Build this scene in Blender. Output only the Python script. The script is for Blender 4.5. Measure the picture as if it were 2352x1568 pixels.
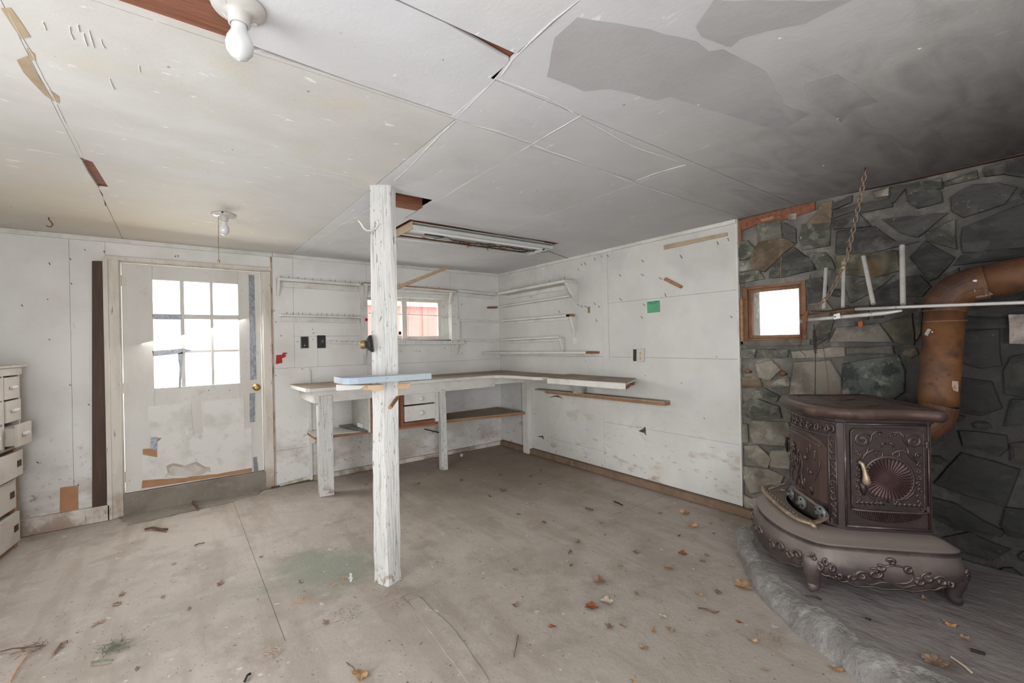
import bpy, bmesh, math, random
from mathutils import Vector, Matrix, noise
random.seed(7)
for o in list(bpy.data.objects): bpy.data.objects.remove(o)
S = bpy.context.scene; COL = S.collection
# ------------------------------------------------------------------ camera
FPX, CX, CY, ROLL, CH = 1020., 1176., 785., 0.0203, 1.29
H, XR, YB, XL, YF = 2.15, 3.27, 4.575, -1.45, -1.7     # room: ceiling, right, back, left, front wall
yaw = math.radians(52.9)
FW = Vector((math.cos(yaw), math.sin(yaw), 0)); RT = Vector((math.sin(yaw), -math.cos(yaw), 0)); UP = Vector((0, 0, 1))
RC = RT*math.cos(ROLL) - UP*math.sin(ROLL); UC = RT*math.sin(ROLL) + UP*math.cos(ROLL)
CAM = Vector((0, 0, CH))
cd = bpy.data.cameras.new('camera'); cam = bpy.data.objects.new('camera', cd); COL.objects.link(cam)
cd.sensor_width = 36; cd.lens = 36*FPX/2352; cd.shift_y = (CY-784)/2352; cd.clip_start = .02
Mx = Matrix((RC, UC, -FW)).transposed().to_4x4(); Mx.translation = CAM; cam.matrix_world = Mx
S.camera = cam
# ------------------------------------------------------------------ world, lights, exposure
W = bpy.data.worlds.new('overcast'); S.world = W; W.use_nodes = True
bg = W.node_tree.nodes['Background']; bg.inputs[0].default_value = (.95, .975, 1, 1); bg.inputs[1].default_value = 4.6
def area(name, loc, aim, sx, sy, power, col=(1, 1, 1), spread=None):
    l = bpy.data.lights.new(name, 'AREA'); l.shape = 'RECTANGLE'; l.size = sx; l.size_y = sy; l.energy = power; l.color = col
    if spread: l.spread = spread
    o = bpy.data.objects.new(name, l); COL.objects.link(o); o.location = loc
    o.rotation_euler = (Vector(aim)-Vector(loc)).to_track_quat('-Z', 'Y').to_euler(); return o
area('rear_fill_light', (-.35, YF+.12, 1.12), (1.3, 4, .95), 1.0, 1.6, 60, (.96, .98, 1))  # added fill behind the camera, standing in for its flash
area('daylight_left_window', (XL+.1, 1.1, 1.0), (1.2, 2.5, .7), 1.1, 1.5, 26, (.97, .985, 1))
area('daylight_door_panes', (.12, YB+.10, 1.3), (.5, 2.6, 0), .7, .75, 34, (1, .99, .97))
area('daylight_back_window', (1.95, YB+.16, 1.42), (2, 3, .9), .9, .4, 5, (1, 1, .97))
S.view_settings.view_transform = 'Standard'; S.view_settings.look = 'None'; S.view_settings.gamma = 1
S.view_settings.exposure = -0.07
S.view_settings.use_curve_mapping = False

# ------------------------------------------------------------------ pixel -> world helpers (on real planes)
def ray(x, y): return FW + RC*((x-CX)/FPX) + UC*((CY-y)/FPX)
def on(x, y, ax, v):
    d = ray(x, y); t = (v-CAM[ax])/d[ax]; return CAM + d*t
def bk(x, y, d=0.): return on(x, y, 1, YB-d)
def rw(x, y, d=0.): return on(x, y, 0, XR-d)
def cl(x, y, d=0.): return on(x, y, 2, H-d)
def fl(x, y, z=0.): return on(x, y, 2, z)
def V(*a): return Vector(a)

# ------------------------------------------------------------------ materials
def srgb(h):
    if isinstance(h, str):
        h = h.lstrip('#'); c = [int(h[i:i+2], 16)/255 for i in (0, 2, 4)]
    else: c = [v/255 for v in h]
    return tuple(v/12.92 if v <= .04045 else ((v+.055)/1.055)**2.4 for v in c) + (1,)
def mat(name, base, layers=(), rough=.75, metal=0., bump=.0, bs=30, bst=(1, 1, 1), rnd=0., spec=.35, tr=0., bdist=.01, dust=None):
    m = bpy.data.materials.new(name); m.use_nodes = True; nt = m.node_tree; N = nt.nodes; L = nt.links
    b = N['Principled BSDF']; b.inputs['Roughness'].default_value = rough; b.inputs['Metallic'].default_value = metal
    b.inputs['Specular IOR Level'].default_value = spec
    tc = N.new('ShaderNodeTexCoord'); sep = None
    rgb = N.new('ShaderNodeRGB'); rgb.outputs[0].default_value = srgb(base); cur = rgb.outputs[0]
    def nz(s, st, det=5, dist=0., w=0.):
        mp = N.new('ShaderNodeMapping'); mp.inputs['Scale'].default_value = st; mp.inputs['Location'].default_value = (w, w*1.7, w*.6)
        L.new(tc.outputs['Object'], mp.inputs[0]); n = N.new('ShaderNodeTexNoise')
        n.inputs['Scale'].default_value = s; n.inputs['Detail'].default_value = det; n.inputs['Roughness'].default_value = .6
        n.inputs['Distortion'].default_value = dist; L.new(mp.outputs[0], n.inputs[0]); return n.outputs[0]
    for i, ly in enumerate(layers):
        f = nz(ly.get('s', 3), ly.get('st', (1, 1, 1)), ly.get('det', 5), ly.get('dist', 0), ly.get('w', i*3.1))
        mr = N.new('ShaderNodeMapRange'); mr.inputs[1].default_value = ly.get('lo', .45); mr.inputs[2].default_value = ly.get('hi', .65)
        mr.inputs[4].default_value = ly.get('k', 1); L.new(f, mr.inputs[0]); fac = mr.outputs[0]
        if 'near' in ly:      # stains, and soot with painted light falloff, centred on a spot of the object
            cx, cy, cz, r0, r1 = ly['near']
            vm = N.new('ShaderNodeVectorMath'); vm.operation = 'DISTANCE'; vm.inputs[1].default_value = (cx, cy, cz); L.new(tc.outputs['Object'], vm.inputs[0])
            ad = N.new('ShaderNodeMath'); ad.operation = 'MULTIPLY_ADD'; ad.inputs[1].default_value = ly.get('warp', .6); L.new(f, ad.inputs[0]); L.new(vm.outputs['Value'], ad.inputs[2])
            m2 = N.new('ShaderNodeMapRange'); m2.inputs[1].default_value = r0; m2.inputs[2].default_value = r1; m2.inputs[3].default_value = ly.get('k', 1); m2.inputs[4].default_value = 0
            L.new(ad.outputs[0], m2.inputs[0]); fac = m2.outputs[0]
        if 'z' in ly:         # fades with height (grime near the floor)
            if sep is None: sep = N.new('ShaderNodeSeparateXYZ'); L.new(tc.outputs['Object'], sep.inputs[0])
            m2 = N.new('ShaderNodeMapRange'); m2.inputs[1].default_value = ly['z'][0]; m2.inputs[2].default_value = ly['z'][1]
            m2.inputs[3].default_value = 1; m2.inputs[4].default_value = 0; L.new(sep.outputs[2], m2.inputs[0])
            mu = N.new('ShaderNodeMath'); mu.operation = 'MULTIPLY'; L.new(fac, mu.inputs[0]); L.new(m2.outputs[0], mu.inputs[1]); fac = mu.outputs[0]
        mx = N.new('ShaderNodeMix'); mx.data_type = 'RGBA'; L.new(fac, mx.inputs[0]); L.new(cur, mx.inputs[6]); mx.inputs[7].default_value = srgb(ly['c']); cur = mx.outputs[2]
    if dust:      # dust lying on the upward-facing surfaces
        ge = N.new('ShaderNodeNewGeometry'); sz = N.new('ShaderNodeSeparateXYZ'); L.new(ge.outputs['Normal'], sz.inputs[0]); m2 = N.new('ShaderNodeMapRange')
        m2.inputs[1].default_value = dust[1]; m2.inputs[2].default_value = dust[2]; m2.inputs[4].default_value = dust[3]; L.new(sz.outputs[2], m2.inputs[0])
        mx = N.new('ShaderNodeMix'); mx.data_type = 'RGBA'; L.new(m2.outputs[0], mx.inputs[0]); L.new(cur, mx.inputs[6]); mx.inputs[7].default_value = srgb(dust[0]); cur = mx.outputs[2]
    if rnd:
        oi = N.new('ShaderNodeObjectInfo'); hs = N.new('ShaderNodeHueSaturation'); mr = N.new('ShaderNodeMapRange')
        mr.inputs[3].default_value = 1-rnd; mr.inputs[4].default_value = 1+rnd; L.new(oi.outputs['Random'], mr.inputs[0]); L.new(mr.outputs[0], hs.inputs['Value']); L.new(cur, hs.inputs['Color']); cur = hs.outputs[0]
    L.new(cur, b.inputs['Base Color'])
    if bump:
        n = nz(bs, bst, 6, 0, 11); bp = N.new('ShaderNodeBump'); bp.inputs['Strength'].default_value = bump; bp.inputs['Distance'].default_value = bdist
        L.new(n, bp.inputs['Height']); L.new(bp.outputs[0], b.inputs['Normal'])
    if tr: b.inputs['Transmission Weight'].default_value = tr
    return m
def ly(c, s=3, lo=.45, hi=.65, k=1, **kw): return dict(c=c, s=s, lo=lo, hi=hi, k=k, **kw)
GR = '#8b7560'
M = {}
M['wall'] = mat('painted_board_white', '#dcdad7', [ly('#c0bdba', 1.3, .45, .7, .7), ly('#cac4ba', 4, .5, .75, .5), ly('#aca298', 9, .66, .78, .45, st=(1, 1, .4)),
    ly('#97836f', 5, .44, .62, .75, z=(.0, .62), st=(.6, .6, 1)), ly('#7c6a5a', 30, .60, .70, .8, z=(.05, .9)), ly('#6b6158', 60, .735, .76, .8)], .7, bump=.12, bs=14)
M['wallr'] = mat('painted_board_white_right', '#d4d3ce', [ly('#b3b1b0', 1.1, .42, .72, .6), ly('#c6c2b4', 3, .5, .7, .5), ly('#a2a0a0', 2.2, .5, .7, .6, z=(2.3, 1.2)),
    ly('#9c8164', 10, .56, .68, .8, z=(.1, .75), st=(1, .4, 1)), ly('#7a604a', 38, .62, .70, .8, z=(.0, .9), st=(1, .4, 1)), ly('#6b6158', 60, .745, .765, .8)], .7, bump=.10, bs=12)
M['white'] = mat('worn_white_paint', '#d4d2cd', [ly('#b4aea5', 5, .48, .7, .6), ly('#8a7768', 45, .67, .73, .6), ly('#a59c90', 12, .6, .75, .5)], .65, bump=.15, bs=30)
M['trim'] = mat('cream_trim_paint', '#cfc8bf', [ly('#a89d90', 4, .45, .7, .6, st=(3, 3, .5)), ly('#7b6553', 28, .63, .72, .8, st=(2, 2, .3)), ly('#8a6e58', 6, .45, .6, .8, z=(.0, .35))], .65, bump=.12, bs=30)
M['post'] = mat('peeling_post_paint', '#cbcac7', [ly('#b8b8b0', 4, .5, .7, .7, st=(3, 3, .4)), ly('#9a9a94', 22, .54, .66, .7, st=(3, 3, .16), det=8), ly('#4d4238', 26, .655, .685, .9, st=(2.4, 2.4, .22), det=8), ly('#77736b', 70, .62, .67, .8, st=(1, 1, .3)), ly('#7a5a44', 20, .5, .58, .9, z=(.0, .11))], .7, bump=.8, bs=34, bst=(3, 3, .2), bdist=.008)
M['door'] = mat('door_paint', '#cecbc6', [ly('#b6b0a8', 1.8, .42, .7, .7, st=(1.5, 1, .5)), ly('#9e958b', 16, .62, .76, .5), ly('#7a6c60', 60, .73, .76, .8)], .6, bump=.06, bs=20)
M['ceil'] = mat('ceiling_panel_paint', '#d0d1d4', [ly('#c6c5c4', 1.2, .42, .68, .8), ly('#bfbcb7', 2.5, .55, .75, .5, st=(1, 2, 1)), ly('#dddbd6', 1.6, .5, .66, .5, w=9),
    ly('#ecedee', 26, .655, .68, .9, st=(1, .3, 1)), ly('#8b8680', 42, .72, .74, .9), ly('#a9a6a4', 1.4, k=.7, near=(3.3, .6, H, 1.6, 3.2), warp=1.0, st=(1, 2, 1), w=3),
    ly('#7b7672', 1.9, k=.85, near=(3.6, -.3, H, 1.1, 2.9), warp=1.2, dist=1.2), ly('#2c2927', 2.6, k=.92, near=(3.6, -.6, H, 1.2, 2.9), warp=1.3, st=(1, 3, 1), dist=1.5)], .75, bump=.3, bs=9, bdist=.008)  # dark layers towards the stove: soot plus light falloff painted in
M['ceilL'] = mat('ceiling_panel_paint_yellowed', '#cfcecb', [ly('#bfbcb6', 1.2, .42, .68, .8), ly('#cbc3b1', 3, .54, .68, .5, st=(1, 1.6, 1)), ly('#b9b5ae', 1.3, .5, .7, .5, st=(1, 1.6, 1), w=5), ly('#ecebe7', 22, .65, .68, .8, st=(.4, 1, 1)), ly('#8b8680', 42, .72, .74, .9), ly('#cdbfa6', 2, k=.7, near=(-.3, 3.9, H, .5, 1.7), warp=.9)], .75, bump=.3, bs=9, bdist=.008)
M['patchgrey'] = mat('grey_primer_patch', '#b3b1b2', [ly('#a6a3a4', 2.4, .4, .7, .8), ly('#7b7672', 1.9, k=.85, near=(3.6, -.3, H, 1.1, 2.9), warp=1.2, dist=1.2), ly('#2c2927', 2.6, k=.92, near=(3.6, -.6, H, 1.2, 2.9), warp=1.3, st=(1, 3, 1), dist=1.5)], .8, bump=.2, bs=12)  # carries the ceiling's soot and painted falloff layers too
M['seam'] = mat('dark_gap', '#6b635b', [], .9)
M['floor'] = mat('concrete_floor', '#a79d93', [ly('#b4aaa0', .9, .4, .65, .8), ly('#8d8478', 1.7, .5, .72, .7), ly('#84796d', 5, .52, .72, .6, det=8), ly('#b8afa6', 11, .55, .7, .5, det=8), ly('#92867a', 2.2, .5, .62, .5, st=(3, .5, 1), w=17),
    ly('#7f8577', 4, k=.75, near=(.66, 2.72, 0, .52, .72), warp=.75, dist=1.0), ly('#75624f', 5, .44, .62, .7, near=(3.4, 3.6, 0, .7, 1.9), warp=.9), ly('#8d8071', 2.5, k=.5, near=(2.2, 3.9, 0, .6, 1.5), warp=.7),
    ly('#cdc8c1', 15, .665, .685, .7, w=20, det=7), ly('#d4cfc8', 46, .69, .71, .7, w=14), ly('#5e5449', 30, .665, .69, .8, w=31), ly('#6d6154', 85, .65, .68, .7, w=3)], .7, bump=.35, bs=26, bdist=.008, spec=.45)
M['stone0'] = mat('stone_dark_grey', '#5a5955', [ly('#3a3936', 3.5, .44, .6, .9, st=(1, 1, 3), det=9), ly('#7f7d77', 9, .54, .7, .7, det=9, dist=.6), ly('#a5a49e', 40, .64, .70, .7, det=8), ly('#232322', 1.2, k=.84, near=(XR, -.3, .8, 1.15, 2.3), warp=.7)], .85, bump=0.9, bs=14, rnd=.12, bst=(1, 1, 1.6), bdist=.02)  # near layer on stones: soot, with vignette and light falloff painted in
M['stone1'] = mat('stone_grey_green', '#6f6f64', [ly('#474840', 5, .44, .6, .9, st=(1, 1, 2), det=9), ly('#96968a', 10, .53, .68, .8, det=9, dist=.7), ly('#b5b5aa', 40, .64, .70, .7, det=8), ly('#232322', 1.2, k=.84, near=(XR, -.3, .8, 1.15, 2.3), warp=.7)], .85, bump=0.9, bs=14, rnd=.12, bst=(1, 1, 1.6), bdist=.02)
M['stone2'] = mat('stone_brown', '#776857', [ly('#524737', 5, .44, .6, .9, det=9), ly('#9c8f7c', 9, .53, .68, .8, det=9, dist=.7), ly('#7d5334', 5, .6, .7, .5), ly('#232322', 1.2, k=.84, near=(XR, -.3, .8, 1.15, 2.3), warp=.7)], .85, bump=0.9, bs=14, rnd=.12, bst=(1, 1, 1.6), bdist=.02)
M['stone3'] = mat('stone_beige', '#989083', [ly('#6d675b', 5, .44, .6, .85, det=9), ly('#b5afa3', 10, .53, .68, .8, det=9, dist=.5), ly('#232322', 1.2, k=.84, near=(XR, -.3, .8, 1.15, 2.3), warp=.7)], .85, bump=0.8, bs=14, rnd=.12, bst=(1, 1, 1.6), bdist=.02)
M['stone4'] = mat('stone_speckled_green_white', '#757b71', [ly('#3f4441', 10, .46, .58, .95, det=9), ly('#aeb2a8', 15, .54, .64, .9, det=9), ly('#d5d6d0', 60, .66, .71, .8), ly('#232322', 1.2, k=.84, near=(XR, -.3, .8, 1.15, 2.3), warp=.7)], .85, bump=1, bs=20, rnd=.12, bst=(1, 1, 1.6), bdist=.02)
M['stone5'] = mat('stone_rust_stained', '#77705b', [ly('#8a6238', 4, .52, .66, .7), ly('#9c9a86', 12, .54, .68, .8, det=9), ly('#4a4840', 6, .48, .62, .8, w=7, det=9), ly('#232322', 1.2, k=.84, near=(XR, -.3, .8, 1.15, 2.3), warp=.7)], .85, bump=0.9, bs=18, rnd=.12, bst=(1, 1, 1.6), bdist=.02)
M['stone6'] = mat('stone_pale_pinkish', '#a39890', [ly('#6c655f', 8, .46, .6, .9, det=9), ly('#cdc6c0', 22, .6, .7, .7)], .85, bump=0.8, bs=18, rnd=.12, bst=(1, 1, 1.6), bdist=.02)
M['mortar'] = mat('grey_mortar', '#7f7b74', [ly('#5a5853', 3, .44, .62, .85, det=9), ly('#a39e95', 9, .54, .68, .7, det=9), ly('#232322', 1.2, k=.84, near=(XR, -.3, .8, 1.15, 2.3), warp=.7)], .92, bump=1.0, bs=16, bdist=.025)  # near layer: soot and painted light falloff, as on the stones
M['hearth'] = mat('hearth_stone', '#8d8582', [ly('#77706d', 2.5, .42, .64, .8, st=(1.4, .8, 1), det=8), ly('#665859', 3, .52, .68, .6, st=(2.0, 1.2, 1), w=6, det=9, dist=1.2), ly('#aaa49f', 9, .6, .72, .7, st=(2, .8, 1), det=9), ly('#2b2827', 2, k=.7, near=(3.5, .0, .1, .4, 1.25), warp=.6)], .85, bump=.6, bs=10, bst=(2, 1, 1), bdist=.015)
M['hearthside'] = mat('hearth_mortar_edge', '#8f8b87', [ly('#6f6a66', 6, .45, .62, .8, det=8), ly('#a8a39e', 12, .56, .7, .8, det=8)], .9, bump=1.0, bs=18, bdist=.03)
M['redwood'] = mat('red_framing_wood', '#865541', [ly('#6d4736', 3, .42, .62, .8, st=(1, 10, 10)), ly('#a8714d', 5, .52, .7, .6, st=(1, 12, 12)), ly('#3e271c', 9, .66, .72, .8)], .8, bump=.3, bs=20, bst=(1, 8, 8))
M['rawwood'] = mat('raw_brown_wood', '#a17858', [ly('#876247', 4, .42, .62, .8, st=(1, 9, 9)), ly('#c08e62', 9, .55, .7, .5, st=(1, 9, 9))], .75, bump=.2, bs=20)
M['dustywood'] = mat('dusty_bench_wood', '#9c8d7c', [ly('#87786a', 3, .42, .64, .8), ly('#b3a593', 12, .55, .7, .6), ly('#6a4c36', 7, .64, .7, .8)], .85, bump=.15, bs=26)
M['frame'] = mat('window_frame_wood', '#86634c', [ly('#644632', 5, .42, .64, .8, st=(2, 2, 1)), ly('#a87c5b', 12, .56, .7, .6), ly('#463426', 14, .64, .7, .7)], .75, bump=.25, bs=30)
M['darkwood'] = mat('dark_stained_board', '#4a3326', [ly('#35251b', 3, .42, .64, .8, st=(6, 6, .6)), ly('#5f4434', 8, .55, .7, .5, st=(6, 6, .5)), ly('#8d8580', 60, .72, .75, .6)], .6, bump=.1, bs=20)
M['fibre'] = mat('brown_fibreboard', '#ab805f', [ly('#98704f', 6, .45, .65, .8), ly('#b98660', 30, .58, .7, .5)], .85, bump=.1, bs=60)
M['palewood'] = mat('pale_new_wood', '#cdb18f', [ly('#b4946e', 8, .45, .65, .6, st=(1, 6, 6))], .7)
M['stain'] = mat('water_stain_tan', '#a99f8f', [ly('#c3bdb2', 14, .45, .6, .9)], .8)
M['stainfill'] = mat('water_stain_grey', '#c6c2ba', [ly('#b1aa9f', 9, .48, .64, .8)], .8)
M['peel'] = mat('peeled_tan_paper', '#b09d83', [ly('#9a8870', 8, .45, .65, .8)], .85)
M['greenpaper'] = mat('green_paper', '#5fa27b', [ly('#558f6d', 8, .45, .7, .5)], .7)
M['greenink'] = mat('dark_green_ink', '#2c5a41', [], .7)
M['blueboard'] = mat('pale_blue_paint', '#a3afbd', [ly('#b4b9ba', 4, .5, .66, .7), ly('#77746f', 40, .66, .72, .6)], .6, bump=.1, bs=30)
M['red'] = mat('red_plastic', '#a8201c', [ly('#7d1a16', 6, .5, .7, .6)], .5)
M['black'] = mat('black_box', '#2a2a2b', [ly('#3c3c3b', 20, .5, .7, .6)], .55)
M['darkhole'] = mat('dark_void', '#1d1815', [], .95)
M['greymetal'] = mat('grey_metal_box', '#7f8482', [ly('#6a6e6d', 12, .5, .7, .6)], .45, .6)
M['tape'] = mat('duct_tape', '#82868a', [ly('#6d7276', 8, .45, .65, .7), ly('#a9adb0', 26, .6, .7, .6)], .35, .35, bump=.5, bs=24, spec=.6)
M['brass'] = mat('brass', '#b69a58', [ly('#8d7440', 9, .5, .7, .6)], .3, .9)
M['brassdull'] = mat('dull_brass', '#8f7a55', [ly('#6d5a3c', 9, .5, .7, .6)], .5, .6)
M['porc'] = mat('dusty_porcelain', '#c6c3bd', [ly('#a7a49e', 6, .5, .7, .6)], .3, spec=.6)
M['bulb'] = mat('white_bulb_glass', '#cfcfce', [], .12, spec=.7)
M['socket'] = mat('dull_socket', '#9b9186', [ly('#7b6f64', 20, .5, .7, .6)], .5)
M['tube'] = mat('fluorescent_tube', '#e6e9ea', [], .25, spec=.6)
M['fixture'] = mat('fixture_enamel', '#c3c5c0', [ly('#acada2', 8, .5, .7, .5)], .4)
M['greencap'] = mat('green_tube_end', '#2c6b4c', [], .5)
M['wire'] = mat('dark_wire', '#3b302a', [], .6)
M['rustiron'] = mat('rusty_iron', '#6b4b36', [ly('#8a5c3c', 20, .48, .66, .8), ly('#3f3029', 12, .5, .7, .7)], .7, .3, bump=.3, bs=60)
M['chain'] = mat('rusty_chain', '#a18b79', [ly('#6b4c38', 30, .48, .62, .8), ly('#c3ab98', 50, .6, .7, .6)], .6, .4)
M['darkiron'] = mat('dark_iron', '#2f2a28', [ly('#4a3c34', 20, .5, .7, .6)], .55, .4)
M['silver'] = mat('silver_pipe', '#cac7c1', [ly('#9b968e', 9, .5, .7, .6), ly('#7e5f49', 26, .67, .72, .7)], .38, .25, spec=.6)
M['cast'] = mat('stove_cast_iron', '#3a2e2c', [ly('#2f2625', 4, .45, .65, .8), ly('#4d3f3c', 9, .54, .7, .6), ly('#221d1c', 5, .56, .7, .7, w=9)], .42, .4, bump=.25, bs=70, bdist=.003, spec=.7, dust=('#85786f', .3, .9, .6))
M['castdust'] = mat('stove_dusty_iron', '#413836', [ly('#5e524e', 5, .45, .62, .8), ly('#2d2827', 5, .55, .68, .8, w=4), ly('#5e3b2d', 14, .64, .72, .6)], .5, .3, bump=.25, bs=70, bdist=.003, spec=.6, dust=('#968b83', .1, .95, .85))
M['casttop'] = mat('stove_top_iron', '#4c3a35', [ly('#3a2e2c', 4, .45, .62, .8), ly('#8a6f5c', 5, .54, .7, .5), ly('#6a4434', 9, .6, .7, .6)], .48, .35, bump=.15, bs=60, bdist=.003, dust=('#7d6c62', .1, .9, .6))
M['relief'] = mat('stove_relief_iron', '#4a3d3a', [ly('#352c2a', 14, .48, .62, .8), ly('#857870', 20, .6, .7, .5)], .36, .5, bump=.2, bs=80, bdist=.002, spec=.8, dust=('#95897f', .2, .9, .6))
M['nickel'] = mat('tarnished_nickel_rail', '#a4907c', [ly('#8a7866', 9, .45, .62, .7), ly('#c2b6a4', 16, .56, .7, .7), ly('#9a5f3a', 12, .62, .7, .7)], .4, .55, bump=.3, bs=70, bdist=.003)
M['rustpipe'] = mat('rusted_stove_pipe', '#5a3c2a', [ly('#3b2a24', 3, .42, .62, .95), ly('#8a5f37', 1.9, .47, .64, .85, w=8), ly('#34272400'[:7], 5, .54, .68, .8, w=4), ly('#2b211e', 30, .66, .72, .6)], .6, .1, bump=.1, bs=40, bdist=.004)
M['patchpipe'] = mat('galvanised_patch', '#9aa0a3', [ly('#83888b', 10, .5, .7, .6)], .4, .6)
M['sticker'] = mat('faded_pink_label', '#b59a90', [ly('#8d6f66', 30, .5, .6, .8)], .7)
M['terracotta'] = mat('terracotta_scrap', '#a5563a', [], .8)
M['leafA'] = mat('dry_leaf_tan', '#b58f69', [ly('#97704d', 20, .45, .65, .8)], .8, rnd=.2)
M['leafB'] = mat('dry_leaf_red', '#8a4f38', [ly('#6e3524', 20, .45, .65, .8)], .75, rnd=.15)
M['leafC'] = mat('dry_leaf_brown', '#947b66', [ly('#735d4c', 20, .45, .65, .8)], .85, rnd=.25)
M['leafD'] = mat('dry_leaf_pale', '#b9a695', [ly('#a08d7b', 20, .45, .65, .8)], .85, rnd=.1)
M['moss'] = mat('grey_green_debris', '#5c6450', [ly('#7b8069', 20, .5, .66, .8)], .9)
M['twig'] = mat('dry_twig', '#6d5544', [ly('#4d3b2f', 20, .5, .66, .8)], .85)
M['cab'] = mat('cabinet_paint', '#bdb5ab', [ly('#a49b91', 4, .46, .66, .7), ly('#7e6a5a', 34, .66, .72, .7)], .65, bump=.08, bs=30)
M['barn'] = mat('glare_faded_barn_siding', '#cf9189', [ly('#c8857e', 2, .45, .7, .7)], .8)  # barn red paled, with overexposure and glare put into the colour
M['outwhite'] = mat('white_fascia', '#e6e6e2', [], .7)
M['foliage'] = mat('green_foliage', '#a9c98a', [ly('#8fb86e', 4, .45, .62, .8)], .8)
M['ground'] = mat('pale_gravel_ground', '#c9c6bd', [ly('#b8b4a8', 3, .45, .65, .7)], .9)
M['cement'] = mat('cement_step', '#857e73', [ly('#6f685e', 4, .45, .65, .8), ly('#9c9589', 12, .55, .7, .5)], .9, bump=.4, bs=24)
M['foil'] = mat('crumpled_foil', '#d0d6da', [], .2, .6)
M['outlet'] = mat('aged_outlet_plastic', '#c4beb2', [ly('#a89c8c', 30, .5, .7, .5)], .5)
g = bpy.data.materials.new('window_glass'); g.use_nodes = True; nt = g.node_tree; nt.nodes.clear()
o_ = nt.nodes.new('ShaderNodeOutputMaterial'); mx = nt.nodes.new('ShaderNodeMixShader'); t_ = nt.nodes.new('ShaderNodeBsdfTransparent'); gl = nt.nodes.new('ShaderNodeBsdfGlossy')
gl.inputs['Roughness'].default_value = .05; mx.inputs[0].default_value = .07; nt.links.new(t_.outputs[0], mx.inputs[1]); nt.links.new(gl.outputs[0], mx.inputs[2]); nt.links.new(mx.outputs[0], o_.inputs[0])
M['glass'] = g
g = g.copy(); g.name = 'jar_glass'; nt = g.node_tree; df = nt.nodes.new('ShaderNodeBsdfDiffuse'); df.inputs[0].default_value = (.75, .77, .74, 1); m2 = nt.nodes.new('ShaderNodeMixShader'); m2.inputs[0].default_value = .28
nt.links.new(nt.nodes['Mix Shader'].outputs[0], m2.inputs[1]); nt.links.new(df.outputs[0], m2.inputs[2]); nt.links.new(m2.outputs[0], nt.nodes['Material Output'].inputs[0]); nt.nodes['Mix Shader'].inputs[0].default_value = .15; M['jar'] = g

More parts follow.
